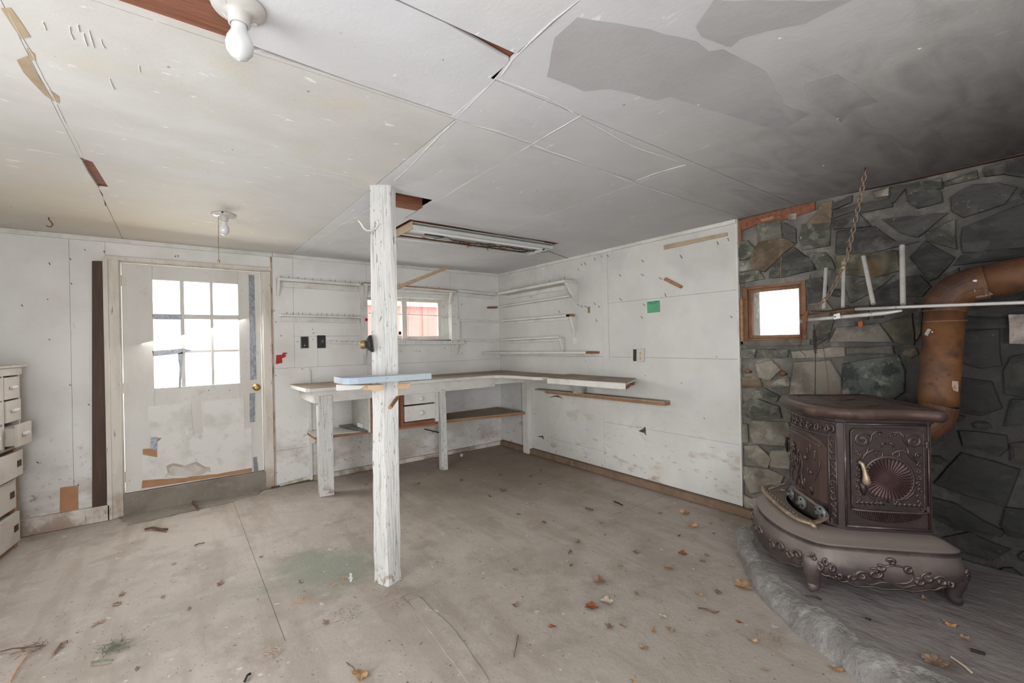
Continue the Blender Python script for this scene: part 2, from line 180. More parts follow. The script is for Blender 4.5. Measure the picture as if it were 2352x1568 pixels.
# ------------------------------------------------------------------ mesh builder
class MB:
    def __init__(s): s.v = []; s.f = []
    def add(s, vs, fs):
        n = len(s.v); s.v += [Vector(p) for p in vs]; s.f += [tuple(i+n for i in f) for f in fs]; return s
    def hexa(s, p): return s.add(p, [(0, 1, 2, 3), (7, 6, 5, 4), (0, 4, 5, 1), (1, 5, 6, 2), (2, 6, 7, 3), (3, 7, 4, 0)])
    def box(s, x0, x1, y0, y1, z0, z1):
        return s.hexa([(x0, y0, z0), (x1, y0, z0), (x1, y1, z0), (x0, y1, z0), (x0, y0, z1), (x1, y0, z1), (x1, y1, z1), (x0, y1, z1)])
    def board(s, A, B, d, t):   # A,B = front top corners, d = depth vector, t = thickness downwards
        A, B, d = Vector(A), Vector(B), Vector(d); t = Vector((0, 0, -t)) if not isinstance(t, Vector) else t
        return s.hexa([A, B, B+d, A+d, A+t, B+t, B+d+t, A+d+t])
    def prism(s, poly, off):
        n = len(poly); P = [Vector(p) for p in poly]; off = Vector(off)
        return s.add(P+[p+off for p in P], [tuple(range(n)), tuple(range(2*n-1, n-1, -1))]+[(i, i+n, (i+1) % n+n, (i+1) % n) for i in range(n)])
    def tube(s, path, r, n=8, cap=True, flat=1.):
        P = [Vector(p) for p in path]; m = len(P); R = r if isinstance(r, (list, tuple)) else [r]*m
        T = [((P[min(i+1, m-1)]-P[max(i-1, 0)]).normalized() if (P[min(i+1, m-1)]-P[max(i-1, 0)]).length > 1e-9 else Vector((0, 0, 1))) for i in range(m)]
        a = Vector((0, 0, 1)) if abs(T[0].z) < .9 else Vector((1, 0, 0)); u = T[0].cross(a).normalized(); vs = []
        for i in range(m):
            u = (u-T[i]*u.dot(T[i])).normalized(); w = T[i].cross(u)
            for k in range(n):
                an = 2*math.pi*k/n; vs.append(P[i]+(u*math.cos(an)+w*math.sin(an)*flat)*R[i])
        fs = [(i*n+k, i*n+(k+1) % n, (i+1)*n+(k+1) % n, (i+1)*n+k) for i in range(m-1) for k in range(n)]
        if cap: fs += [tuple(range(n)), tuple(range((m-1)*n, m*n))[::-1]]
        return s.add(vs, fs)
    def lathe(s, prof, o, ax=(0, 0, 1), n=20):   # prof = (radius, distance along axis)
        ax = Vector(ax).normalized(); a = Vector((1, 0, 0)) if abs(ax.x) < .9 else Vector((0, 1, 0)); u = ax.cross(a).normalized(); w = ax.cross(u); o = Vector(o); vs = []
        for r, h in prof:
            for k in range(n):
                an = 2*math.pi*k/n; vs.append(o+ax*h+(u*math.cos(an)+w*math.sin(an))*max(r, 1e-5))
        m = len(prof); fs = [(i*n+k, i*n+(k+1) % n, (i+1)*n+(k+1) % n, (i+1)*n+k) for i in range(m-1) for k in range(n)]
        fs += [tuple(range(n)), tuple(range((m-1)*n, m*n))[::-1]]
        return s.add(vs, fs)
    def build(s, name, m, parent=None, bevel=0., smooth=False, origin=None, struct=False):
        org = Vector((0, 0, 0))
        if parent is not None: org = wloc(parent)
        elif origin is not None:
            if origin == 'base':
                lo = Vector([min(v[i] for v in s.v) for i in range(3)]); hi = Vector([max(v[i] for v in s.v) for i in range(3)]); org = Vector(((lo.x+hi.x)/2, (lo.y+hi.y)/2, lo.z))
            else: org = Vector(origin)
        me = bpy.data.meshes.new(name); me.from_pydata([tuple(v-org) for v in s.v], [], s.f)
        bm = bmesh.new(); bm.from_mesh(me); bmesh.ops.recalc_face_normals(bm, faces=bm.faces); bm.to_mesh(me); bm.free()
        if smooth:
            for p in me.polygons: p.use_smooth = True
        me.materials.append(M[m] if isinstance(m, str) else m)
        o = bpy.data.objects.new(name, me); COL.objects.link(o)
        if parent is not None: o.parent = parent
        else: o.location = org
        if bevel:
            b = o.modifiers.new('bevel', 'BEVEL'); b.width = bevel; b.segments = 2; b.limit_method = 'ANGLE'; b.angle_limit = .7
        if struct: o['kind'] = 'structure'
        return o
def wloc(o):
    v = Vector((0, 0, 0))
    while o is not None: v += o.location; o = o.parent
    return v
def tag(o, label, cat, group=None):
    o['label'] = label; o['category'] = cat
    if group: o['group'] = group
    return o
def thing(name, label, cat, loc, group=None):
    o = bpy.data.objects.new(name, None); COL.objects.link(o); o.location = loc; o.empty_display_size = .1
    return tag(o, label, cat, group)
def box(name, m, x0, x1, y0, y1, z0, z1, parent=None, **kw): return MB().box(x0, x1, y0, y1, z0, z1).build(name, m, parent, **kw)
def rough_edge(poly, amp, step, seed=0):     # break a polygon's edges up (list of 3D points)
    out = []; n = len(poly)
    for i in range(n):
        a, b = Vector(poly[i]), Vector(poly[(i+1) % n]); k = max(1, int((b-a).length/step))
        for j in range(k):
            p = a.lerp(b, j/k); q = noise.noise_vector(p*37+Vector((seed, seed, seed)))*amp
            out.append(p+(q if j else q*.4))
    return out
def copy_tree(o, parent=None):
    c = o.copy(); COL.objects.link(c)
    if parent is not None: c.parent = parent
    for ch in list(o.children): copy_tree(ch, c)
    return c

# ================================================================== SETTING
# ---- floor: slab base and cast slabs with real joints
floor = box('floor', mat('joint_filler', '#988e83', [], .9), XL-.2, XR+.35, YF-.2, YB+.15, -.2, -.0065, struct=True)
def slab(poly, m='floor'): return MB().prism([(x, y, -.002) for x, y in poly][::-1], (0, 0, -.05)).build('concrete_slab', m, floor)
g_ = .003
slab([(XL, YF), (.905, YF), (.905, 2.165), (.36, 2.172), (.36, YB), (XL, YB)])
slab([(.905+g_, YF), (1.60-.0, YF), (1.60, 2.175), (.905+g_, 2.165)]); slab([(1.60+g_*0, YF), (XR, YF), (XR, 2.18), (1.60, 2.175)])
slab([(.36+g_, 2.172+g_), (.905, 2.165+g_), (1.60, 2.175+g_), (1.62, YB), (.36+g_, YB)])
slab([(1.60+g_, 2.175+g_), (XR, 2.18+g_), (XR, YB), (1.62+g_, YB)])
# trowelled filler strip beside the post
r_ = rough_edge([V(.915, 2.11, 0), V(.965, 2.10, 0), V(.975, 1.75, 0), (.93, 1.42, 0), (.86, 1.42, 0), (.885, 1.8, 0)], .008, .04, 3)
MB().prism([(p.x, p.y, -.002) for p in r_], (0, 0, .006)).build('filler_strip', 'floor', floor)

# ---- ceiling: joist space above, panels below with open seams
ceiling = box('ceiling', 'redwood', XL-.2, XR+.35, YF-.2, YB+.15, H+.10, H+.2, struct=True)
def panel(x0, x1, y0, y1, m='ceil', dz=0):
    return MB().prism([(x0, y0, H-dz), (x1, y0, H-dz), (x1, y1, H-dz), (x0, y1, H-dz)], (0, 0, .014)).build('ceiling_panel', m, ceiling)
def ppoly(pts, m='ceil', dz=0): return MB().prism([(x, y, H-dz) for x, y in pts], (0, 0, .014)).build('ceiling_panel', m, ceiling)
e = .0009
panel(.83+e, XR, YF, 1.185-e); panel(.848+e, 1.255-e, 1.187+e, 1.48-e, dz=.001); panel(1.258+e, 2.035-e, 1.187+e, 1.505-e); panel(2.038+e, XR, 1.187+e, 1.53-e)
panel(.875, 1.255-e, 1.483+e, 2.40-e); ppoly([(1.258+e, 1.508+e), (2.036-e, 1.508+e), (2.036-e, 2.86), (1.258+e, 2.86)]); ppoly([(2.04+e, 1.534), (XR, 1.534), (XR, 2.86), (2.04+e, 2.86)])
panel(.872, .972, 2.403, YB); panel(.974, 1.262, 2.66, 2.78); panel(.974, 1.262, 2.783, YB); panel(1.262, 1.30, 2.862, YB, dz=.0005)
panel(2.70, XR, 2.862, YB); panel(1.302, 2.698, 3.42, YB)
ppoly([(.17, 1.06), (.60, 1.052), (.78, 1.075), (.826, 1.08), (.842, 1.18), (.868, 1.462), (.50, 1.462), (.17, 1.445)], 'ceil')
ppoly([(-.33, 1.055), (.168, 1.055), (.168, 1.315), (-.33, 1.33)]); ppoly([(-.33, YF), (.818, YF), (.823, 1.04), (.60, 1.045), (-.33, 1.05)], 'ceil')
panel(-.327, .87-e, 1.484, 2.34, 'ceilL'); ppoly([(-.327, 1.465), (.16, 1.466), (.55, 1.469), (.868, 1.472), (.868, 1.481), (-.327, 1.481)], 'ceilL')
ppoly([(-.327, 2.343), (.869, 2.343), (.869, 3.188), (-.27, 3.188), (-.29, 2.76), (-.327, 2.72)], 'ceilL', .001); panel(-.315, .869, 3.191, YB, 'ceilL')
ppoly([(XL, YF), (-.3285, YF), (-.3285, 2.701), (XL, 2.701)], 'ceilL'); ppoly([(XL, 2.703), (-.3285, 2.703), (-.325, 2.95), (-.31, 3.30), (-.325, 3.58), (XL, 3.58)], 'ceilL'); panel(XL, -.318, 3.583, YB, 'ceilL')
# rafters seen through the gaps
MB().box(-.7, .28, 1.30, 1.47, H+.012, H+.05).build('joist', 'redwood', ceiling)
MB().box(.3, .85, .98, 1.10, H+.016, H+.05).build('joist', 'redwood', ceiling)
MB().box(-.34, -.24, 2.6, 3.5, H+.016, H+.05).build('joist', 'redwood', ceiling)
MB().box(.9735, 1.2575, 2.575, 2.655, H+.0005, H+.10).build('joist', 'redwood', ceiling)
MB().box(.3, .87, 1.44, 1.49, H+.016, H+.05).build('joist', 'redwood', ceiling)
# recess around the fluorescent fixture
for a in ((1.30, 2.70, 2.86, 2.865), (1.30, 2.70, 3.415, 3.42), (1.297, 1.302, 2.86, 3.42), (2.698, 2.703, 2.86, 3.42)):
    MB().box(*a, H-.0, H+.10).build('recess_board', 'redwood', ceiling)
# grey primer / soot brushed patches (paint coats with torn outlines)
def cpatch(px, m, dz=.0006, amp=.012, name='paint_patch'):
    P = rough_edge([cl(x, y, dz) for x, y in px], amp, .05, len(px)); P = [V(p.x, p.y, H-dz) for p in P]
    return MB().prism(P, (0, 0, .0004)).build(name, m, ceiling)
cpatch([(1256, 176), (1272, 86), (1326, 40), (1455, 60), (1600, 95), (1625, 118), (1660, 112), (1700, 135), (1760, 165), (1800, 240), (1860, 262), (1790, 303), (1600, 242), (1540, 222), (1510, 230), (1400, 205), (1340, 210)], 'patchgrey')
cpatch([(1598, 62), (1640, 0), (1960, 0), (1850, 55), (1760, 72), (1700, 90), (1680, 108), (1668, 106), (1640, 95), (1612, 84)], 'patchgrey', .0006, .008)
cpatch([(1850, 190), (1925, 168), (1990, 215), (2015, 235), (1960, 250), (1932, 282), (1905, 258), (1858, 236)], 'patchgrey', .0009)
cpatch([(2075, 50), (2180, 22), (2250, 0), (2120, 0), (2060, 60)], 'ceil', .0011)
for pts in ([(3, 20), (25, 18), (48, 52), (70, 85), (50, 90), (30, 60)], [(38, 138), (62, 128), (98, 190), (122, 232), (104, 220), (75, 190), (52, 165)], [(62, 110), (80, 125), (82, 140), (70, 138)], [(112, 205), (135, 222), (138, 238), (124, 232)]):
    cpatch(pts, 'peel', .0012, .006, 'peeled_patch')
# raised paint ridges along the torn seams
def ridge(px, r=.0022):
    P = []
    for (a, b) in zip(px[:-1], px[1:]):
        A, B = cl(*a, .001), cl(*b, .001); k = max(2, int((B-A).length/.05))
        P += [A.lerp(B, i/k)+V(random.uniform(-1, 1), random.uniform(-1, 1), 0)*.002 for i in range(k)]
    P.append(cl(*px[-1], .001)); MB().tube(P, [r*random.uniform(.4, 1.2) for _ in P], 5).build('paint_ridge', 'white', ceiling)
ridge([(1330, 0), (1270, 48), (1180, 135), (1150, 175)]); ridge([(1045, 275), (1090, 230), (1140, 178)]); ridge([(1140, 180), (1260, 225), (1330, 268), (1450, 335), (1560, 372)])
ridge([(1225, 330), (1300, 285), (1335, 265)]); ridge([(1460, 415), (1500, 400), (1575, 378)]); ridge([(1230, 335), (1340, 375), (1455, 420), (1560, 455)]); ridge([(1005, 462), (1080, 415), (1225, 330)], .0014)
ridge([(1045, 278), (1000, 320), (940, 385), (905, 415)]); ridge([(1048, 277), (1140, 300), (1220, 328)]); ridge([(730, 552), (760, 530), (850, 480)], .0018); ridge([(130, 240), (160, 300), (195, 368)], .0018); ridge([(20, 30), (60, 100), (130, 235)], .0018)
ridge([(945, 497), (1050, 520), (1130, 535), (1250, 556)], .0016); ridge([(640, 368), (760, 395), (850, 415)], .0012); ridge([(60, 342), (140, 355), (190, 368)], .0014)
ridge([(160, 60), (168, 90)], .0022)
ridge([(190, 75), (200, 105)], .0022)
ridge([(205, 70), (216, 110)], .0022)
ridge([(230, 90), (240, 110)], .0022)
ridge([(176, 55), (182, 72)], .0022)
ridge([(100, 50), (106, 70)], .0022)
ridge([(250, 180), (262, 205)], .0022)
ridge([(320, 150), (322, 166)], .0022)
# mold circles and screw dimples
for i in range(46):
    x, y = random.choice([(random.uniform(1.0, 3.1), random.uniform(.2, 1.15)), (random.uniform(1.3, 3.0), random.uniform(1.6, 2.8)), (random.uniform(-.2, .8), random.uniform(1.5, 4.2)), (random.uniform(-1, -.4), random.uniform(2.2, 4))])
    MB().lathe([(.0035, 0), (.005, .0012), (.0045, .004)], (x, y, H-.0015), n=7).build('screw_head', 'white' if i % 2 else 'socket', ceiling)

# ---- back wall with door and window openings
wall_back = MB()
DX0, DX1 = bk(262, 850).x, bk(618, 850).x
DZ1 = 1.985
WX0, WX1, WZ0, WZ1 = bk(843, 730).x, bk(1035, 730).x, bk(960, 781).z, bk(960, 684).z
for a in ((XL-.2, DX0, 0, H+.1), (DX0, DX1, DZ1, H+.1), (DX0, DX1, -.1, .155), (DX1, WX0, 0, H+.1), (WX0, WX1, 0, WZ0), (WX0, WX1, WZ1, H+.1), (WX1, XR+.3, 0, H+.1)):
    wall_back.box(a[0], a[1], YB+.012, YB+.14, a[2], a[3])
wall_back = wall_back.build('wall_back', 'seam', struct=True)
def bpanel(x0, x1, z0, z1, m='wall', dy=0): return MB().box(x0+e, x1-e, YB-dy, YB+.013, z0+e, z1-e).build('wall_panel', m, wall_back)
xs = lambda px, py: bk(px, py).x
zs = lambda px, py: bk(px, py).z
CL0 = xs(247, 850)-.0; CR1 = xs(625, 700)
bpanel(XL, xs(163, 800), .10, H); bpanel(xs(163, 800), CL0, .10, H, dy=.001); bpanel(CL0, CR1, DZ1+.02, H)
zA, zB = zs(660, 845), zs(660, 1032); x715 = xs(716, 1060); x676 = xs(676, 800); x730 = xs(730, 820)
bpanel(CR1, x676, zA, H); bpanel(CR1, x715, zB, zA); bpanel(CR1, x715, .015, zB, dy=.002)
bpanel(x676, x730, zA, zs(700, 772)); bpanel(x676, WX0, zs(700, 772), H); bpanel(x730, WX0, zA, zs(700, 772))
bpanel(x715, WX0, .47, zA); bpanel(x715, WX0, .045, .47); bpanel(WX0, XR, .47, WZ0-.25); bpanel(WX0, XR, .045, .47); bpanel(WX0, WX1, WZ0-.25, WZ0); bpanel(WX0, WX1, WZ1, H); bpanel(WX1, XR, WZ0-.25, WZ0-.02); bpanel(WX1, XR, WZ0-.02, H)
MB().board(V(xs(714, 1060)-.012, YB-.022, .98*zA), V(xs(714, 1060)+.012, YB-.022, .98*zA), (0, .03, 0), .98*zA-.01).build('batten', 'white', wall_back, bevel=.003)
MB().board(V(XL, YB-.02, H-.0), V(xs(625, 600), YB-.02, H-.0), (0, .02, 0), .035).build('trim_1', 'white', None, bevel=.004, struct=True)
MB().board(V(xs(625, 600)+.003, YB-.02, H-.0), V(XR, YB-.02, H-.0), (0, .02, 0), .032).build('trim_2', 'white', None, bevel=.004, struct=True)
bb = MB().board(V(-1.44, YB-.03, .118), V(xs(253, 1180), YB-.03, .118), (0, .03, 0), .118).build('baseboard_back_left', 'trim', None, bevel=.003, struct=True)
MB().board(V(x715+.01, YB-.022, .045), V(XR-.02, YB-.022, .045), (0, .022, 0), .045).build('baseboard_back_right', 'trim', None, bevel=.003, struct=True)
# broken corner at the foot, diagonal brace mark
MB().prism([bk(643, 1110, .003), bk(697, 1096, .003), bk(697, 1103, .003), bk(643, 1117, .003)], (0, .002, 0)).build('split_board', 'stain', wall_back)

# ---- door
door = box('door_1', 'darkhole', DX0-.001, DX0, YB+.11, YB+.12, .2, .21, struct=True)
dl, dr = xs(283, 870), xs(602, 870); zb, zt = .172, 1.968
px_l, px_r = [xs(352, 765), xs(424.5, 765), xs(491, 765)], [xs(415, 765), xs(484.5, 765), xs(549, 765)]
zr0 = [zs(352, 892), zs(353, 806), zs(352, 720)]; zr1 = [zs(352, 812), zs(352, 731), zs(352, 641)]
Y0, Y1 = YB+.015, YB+.055
def dbox(n, x0, x1, z0, z1, m='door', y0=Y0, y1=Y1, bev=.0025): return MB().box(x0, x1, y0, y1, z0, z1).build(n, m, door, bevel=bev)
dbox('stile', dl, px_l[0], zb, zt); dbox('stile', px_r[2], dr, zb, zt)
dbox('rail', px_l[0], px_r[2], zr1[2], zt, y0=Y0+.001); dbox('rail', px_l[0], px_r[2], zb, zr0[0], y0=Y0+.001)
for i in (0, 1): dbox('muntin', px_r[i], px_l[i+1], zr0[0], zr1[2], y0=Y0+.006)
for i in (0, 1):
    for j in range(3): dbox('muntin', px_l[j], px_r[j], zr1[i], zr0[i+1], y0=Y0+.007)
for i in range(3):
    for j in range(3): dbox('pane', px_l[j]-.003, px_r[j]+.003, zr0[i]-.003, zr1[i]+.003, 'glass', Y0+.022, Y0+.025, 0)
def dp(px, m='white', d=.004, name='patch_panel', amp=0.):
    P = [on(x, y, 1, Y0-d) for x, y in px]
    if amp: P = [V(p.x, Y0-d, p.z) for p in rough_edge(P, amp, .03, d*1000)]
    return MB().prism(P, (0, d, 0)).build(name, m, door)
dp([(340, 934), (438, 926), (444, 998), (341, 1007)]); dp([(461, 923), (560, 914), (562, 985), (467, 996)])
dp([(361, 1009), (341, 1007), (345, 1006), (578, 983), (579, 1074), (520, 1084), (500, 1088), (460, 1092), (430, 1095), (327, 1103), (327, 1044), (361, 1050)], 'white', .006, amp=.002)
dp([(327, 1103), (430, 1097), (445, 1090), (500, 1087), (578, 1069), (579, 1083), (325, 1122)], 'fibre', .0045, 'bare_fibreboard', .003)
dp([(328, 1031), (346, 1030), (361, 1036), (361, 1050), (328, 1043)], 'fibre', .0065, 'bare_fibreboard', .002)
dp([(361, 1006), (372, 1005), (362, 1014)], 'fibre', .0068, 'bare_fibreboard')
dp([(346, 1005), (362, 1003), (361, 1034), (346, 1031)], 'tape', .008, 'duct_tape')
dp([(388, 1092), (386, 1078), (400, 1071), (425, 1073), (452, 1066), (465, 1073), (478, 1082), (462, 1090), (430, 1094)], 'stainfill', .0063, 'water_stain', .003)
dp([(378, 1095), (385, 1085), (381, 1070), (395, 1063), (425, 1068), (452, 1060), (470, 1071), (483, 1072), (484, 1084), (478, 1083), (465, 1074), (448, 1067), (425, 1075), (398, 1070), (388, 1076), (391, 1086), (383, 1094)], 'stain', .0066, 'water_stain', .003)
for q in ([(571, 630), (584, 632), (589, 870), (575, 873)], [(573, 903), (586, 902), (586, 968), (574, 970)], [(581, 1050), (590, 1048), (594, 1083), (583, 1085)]): dp(q, 'tape', .002, 'duct_tape', .002)
dp([(349, 722), (417, 723), (416, 734), (352, 733)], 'tape', -.0045, 'duct_tape', .002); dp([(350, 806), (422, 800), (441, 804), (417, 812), (352, 818)], 'tape', -.003, 'duct_tape', .003)
dp([(408, 812), (420, 808), (418, 850), (416, 888), (410, 890), (412, 846)], 'tape', -.003, 'duct_tape', .002)
K = on(588.5, 889, 1, Y0)
kn = MB().lathe([(.03, 0), (.03, -.004), (.012, -.006), (.011, -.03), (.02, -.036), (.028, -.05), (.026, -.062), (.012, -.066), (0, -.064)], K, (0, 1, 0), 20).build('knob', 'brass', door, smooth=True)
for zz in (1.83, .99, .30):
    MB().tube([V(dl-.006, YB+.006, zz-.04), V(dl-.006, YB+.006, zz+.04)], .006, 8).box(dl-.004, dl+.03, YB+.0125, YB+.0145, zz-.04, zz+.04).build('hinge', 'trim', door)
# casing and jamb
MB().box(xs(246, 850), dl-.012, YB-.018, YB+.004, .0, DZ1+.03).build('casing', 'trim', door, bevel=.004)
MB().box(xs(246, 850)-.012, xs(253, 850), YB-.03, YB-.0, .0, DZ1+.01).build('casing', 'trim', door, bevel=.003)
MB().box(xs(246, 850), xs(624, 700), YB-.026, YB+.004, zt+.012, zt+.045).build('casing', 'trim', door, bevel=.004)
MB().box(dr+.014, xs(622, 700), YB-.018, YB+.004, .02, zt+.01).build('casing', 'trim', door, bevel=.004)
MB().box(xs(622.5, 700), xs(626, 700), YB-.010, YB+.012, .02, H-.035).build('casing', mat('worn_pinkish_edge', '#b5a193', [ly('#7e5f4c', 14, .52, .64, .9, st=(2, 2, .5))], .8), door, bevel=.003)
for (a, b) in ((DX0, dl-.006), (dr+.006, DX1)): MB().box(a, b, YB, YB+.12, .155, zt+.03).build('jamb', 'trim', door)
MB().box(DX0, DX1, YB, YB+.12, zt+.008, DZ1).build('jamb', 'trim', door)
# concrete step under the door
MB().prism([(DX0-.03, YB-.012, .0), (DX1+.0, YB-.012, .0), (DX1, YB-.002, .168), (DX0-.03, YB-.002, .168)], (0, .14, 0)).build('threshold_step', 'cement', None, struct=True, bevel=.006)
MB().prism(rough_edge([V(-.30, YB-.25, .004), V(.3, YB-.2, .004), V(.55, YB-.12, .004), V(.62, YB-.0, .004), V(-.38, YB-.0, .004)], .02, .06, 4), (0, 0, -.02)).build('mortar_apron', 'cement', floor)

# ---- window in the back wall
window_1 = MB()
WY = YB+.10
for a in ((WX0-.002, WX0+.004), (WX1-.004, WX1+.002)): window_1.box(a[0], a[1], YB, YB+.14, WZ0, WZ1)
window_1.box(WX0, WX1, YB, YB+.14, WZ1-.004, WZ1+.002).box(WX0, WX1, YB, YB+.14, WZ0-.01, WZ0+.004)
window_1 = window_1.build('window_1', 'white', struct=True)
def sash(px0, px1, py0, py1, gx0, gx1, gy0, gy1, y):
    f = lambda x, yy: on(x, yy, 1, y)
    X0, X1, Z1_, Z0_ = f(px0, 730).x, f(px1, 730).x, f((px0+px1)/2, py0).z, f((px0+px1)/2, py1).z
    G0, G1, H1, H0 = f(gx0, 730).x, f(gx1, 730).x, f((px0+px1)/2, gy0).z, f((px0+px1)/2, gy1).z
    s_ = MB()
    for a in ((X0, G0, Z0_, Z1_), (G1, X1, Z0_, Z1_), (G0, G1, Z0_, H0), (G0, G1, H1, Z1_)): s_.box(a[0], a[1], y, y+.03, a[2], a[3])
    s = s_.build('sash', 'trim', window_1, bevel=.003); MB().box(G0-.003, G1+.003, y+.014, y+.017, H0-.003, H1+.003).build('pane', 'glass', s)
sash(924, 1019, 687, 782, 935, 1006.5, 694, 771.5, YB+.075)
sash(838, 934, 680, 781, 845, 923, 690, 770, YB+.106)
MB().box(on(1006, 730, 1, YB+.07).x+.05, WX1, YB+.06, YB+.115, WZ0, WZ1).build('jamb', 'white', window_1)
MB().box(bk(921, 740).x, bk(927, 740).x, YB+.066, YB+.075, 1.395, 1.43).build('latch', 'darkiron', window_1)
# casing boards of the window
def bbox(name, px, d, m='white', parent=None, bev=.003, d0=0.):   # flat board on the back wall from (x0,y0)-(x1,y1) pixels of its front face
    x0, y0, x1, y1 = px; A, B = bk(x0, y0, d), bk(x1, y1, d)
    return MB().box(min(A.x, B.x), max(A.x, B.x), YB-d, YB-d0, min(A.z, B.z), max(A.z, B.z)).build(name, m, parent, bevel=bev, struct=parent is None)
wz1 = bk(1043, 673, .02).z
MB().box(bk(835, 730, .02).x, bk(1052, 730, .02).x, YB-.02, YB, WZ1, WZ1+.045).build('casing', 'white', window_1, bevel=.002)
MB().box(WX1, bk(1053, 730, .02).x, YB-.02, YB, WZ0-.02, WZ1).build('casing', 'white', window_1, bevel=.002)
MB().box(bk(833, 730, .02).x, WX0, YB-.02, YB, WZ0-.02, WZ1).build('casing', 'white', window_1, bevel=.002)
MB().box(bk(1050, 730, .03).x, bk(1056, 730, .03).x, YB-.035, YB-.018, WZ0+.0, bk(1052, 733, .03).z).build('casing', 'white', window_1, bevel=.002)
sl = MB().board(bk(842, 782, .06), bk(1067, 782, .06), (0, .06, 0), .045).build('sill_board', 'white', window_1, bevel=.003)
def bracket_b(px, py, w=.03, dep=.05, hgt=.14, parent=None, m='white'):
    P = bk(px, py, 0); return MB().prism([(P.x, YB, P.z), (P.x, YB-dep, P.z), (P.x, YB-dep, P.z-.03), (P.x, YB-.006, P.z-hgt), (P.x, YB, P.z-hgt)], (w, 0, 0)).build('bracket', m, parent, bevel=.002)
bracket_b(1043, 791, .035, .045, .13, window_1); bracket_b(832, 791, .03, .045, .20, window_1)

# ---- right wall (white boards) and the stone wall continuing in the same plane
YS = 1.583
wall_right = MB().box(XR+.012, XR+.12, YS, YB+.2, 0, H+.1).build('wall_right', 'seam', struct=True)
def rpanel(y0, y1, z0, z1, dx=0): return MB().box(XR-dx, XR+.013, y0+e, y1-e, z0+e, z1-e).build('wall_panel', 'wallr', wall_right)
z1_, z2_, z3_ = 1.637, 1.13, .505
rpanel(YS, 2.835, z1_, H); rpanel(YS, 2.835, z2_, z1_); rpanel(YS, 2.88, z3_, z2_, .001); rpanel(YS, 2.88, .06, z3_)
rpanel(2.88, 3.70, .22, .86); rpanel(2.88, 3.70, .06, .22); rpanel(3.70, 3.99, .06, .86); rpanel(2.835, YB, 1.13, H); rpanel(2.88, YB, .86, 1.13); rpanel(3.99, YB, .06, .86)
MB().box(XR-.008, XR, 2.80, 2.87, 1.10, H-.03).build('batten', 'wallr', wall_right, bevel=.003)
MB().box(XR-.003, XR+.02, YS-.004, YS+.01, .06, H).build('panel_edge', 'white', wall_right)
MB().box(XR-.02, XR, YS, YB, H-.03, H).build('trim_3', 'white', None, bevel=.004, struct=True)
MB().prism([(XR-.05, 1.45, 0), (XR-.045, YB-.02, 0), (XR+.0, YB-.02, 0), (XR, 1.45, 0)], (0, 0, .058)).build('baseboard_right', mat('dusty_brown_sill', '#7f6a57', [ly('#6b5646', 5, .45, .65, .8), ly('#998370', 12, .56, .7, .6)], .9, bump=.3, bs=30), None, bevel=.006, struct=True)
# post board at the front of the right bench wing
P = fl(1208, 1040)

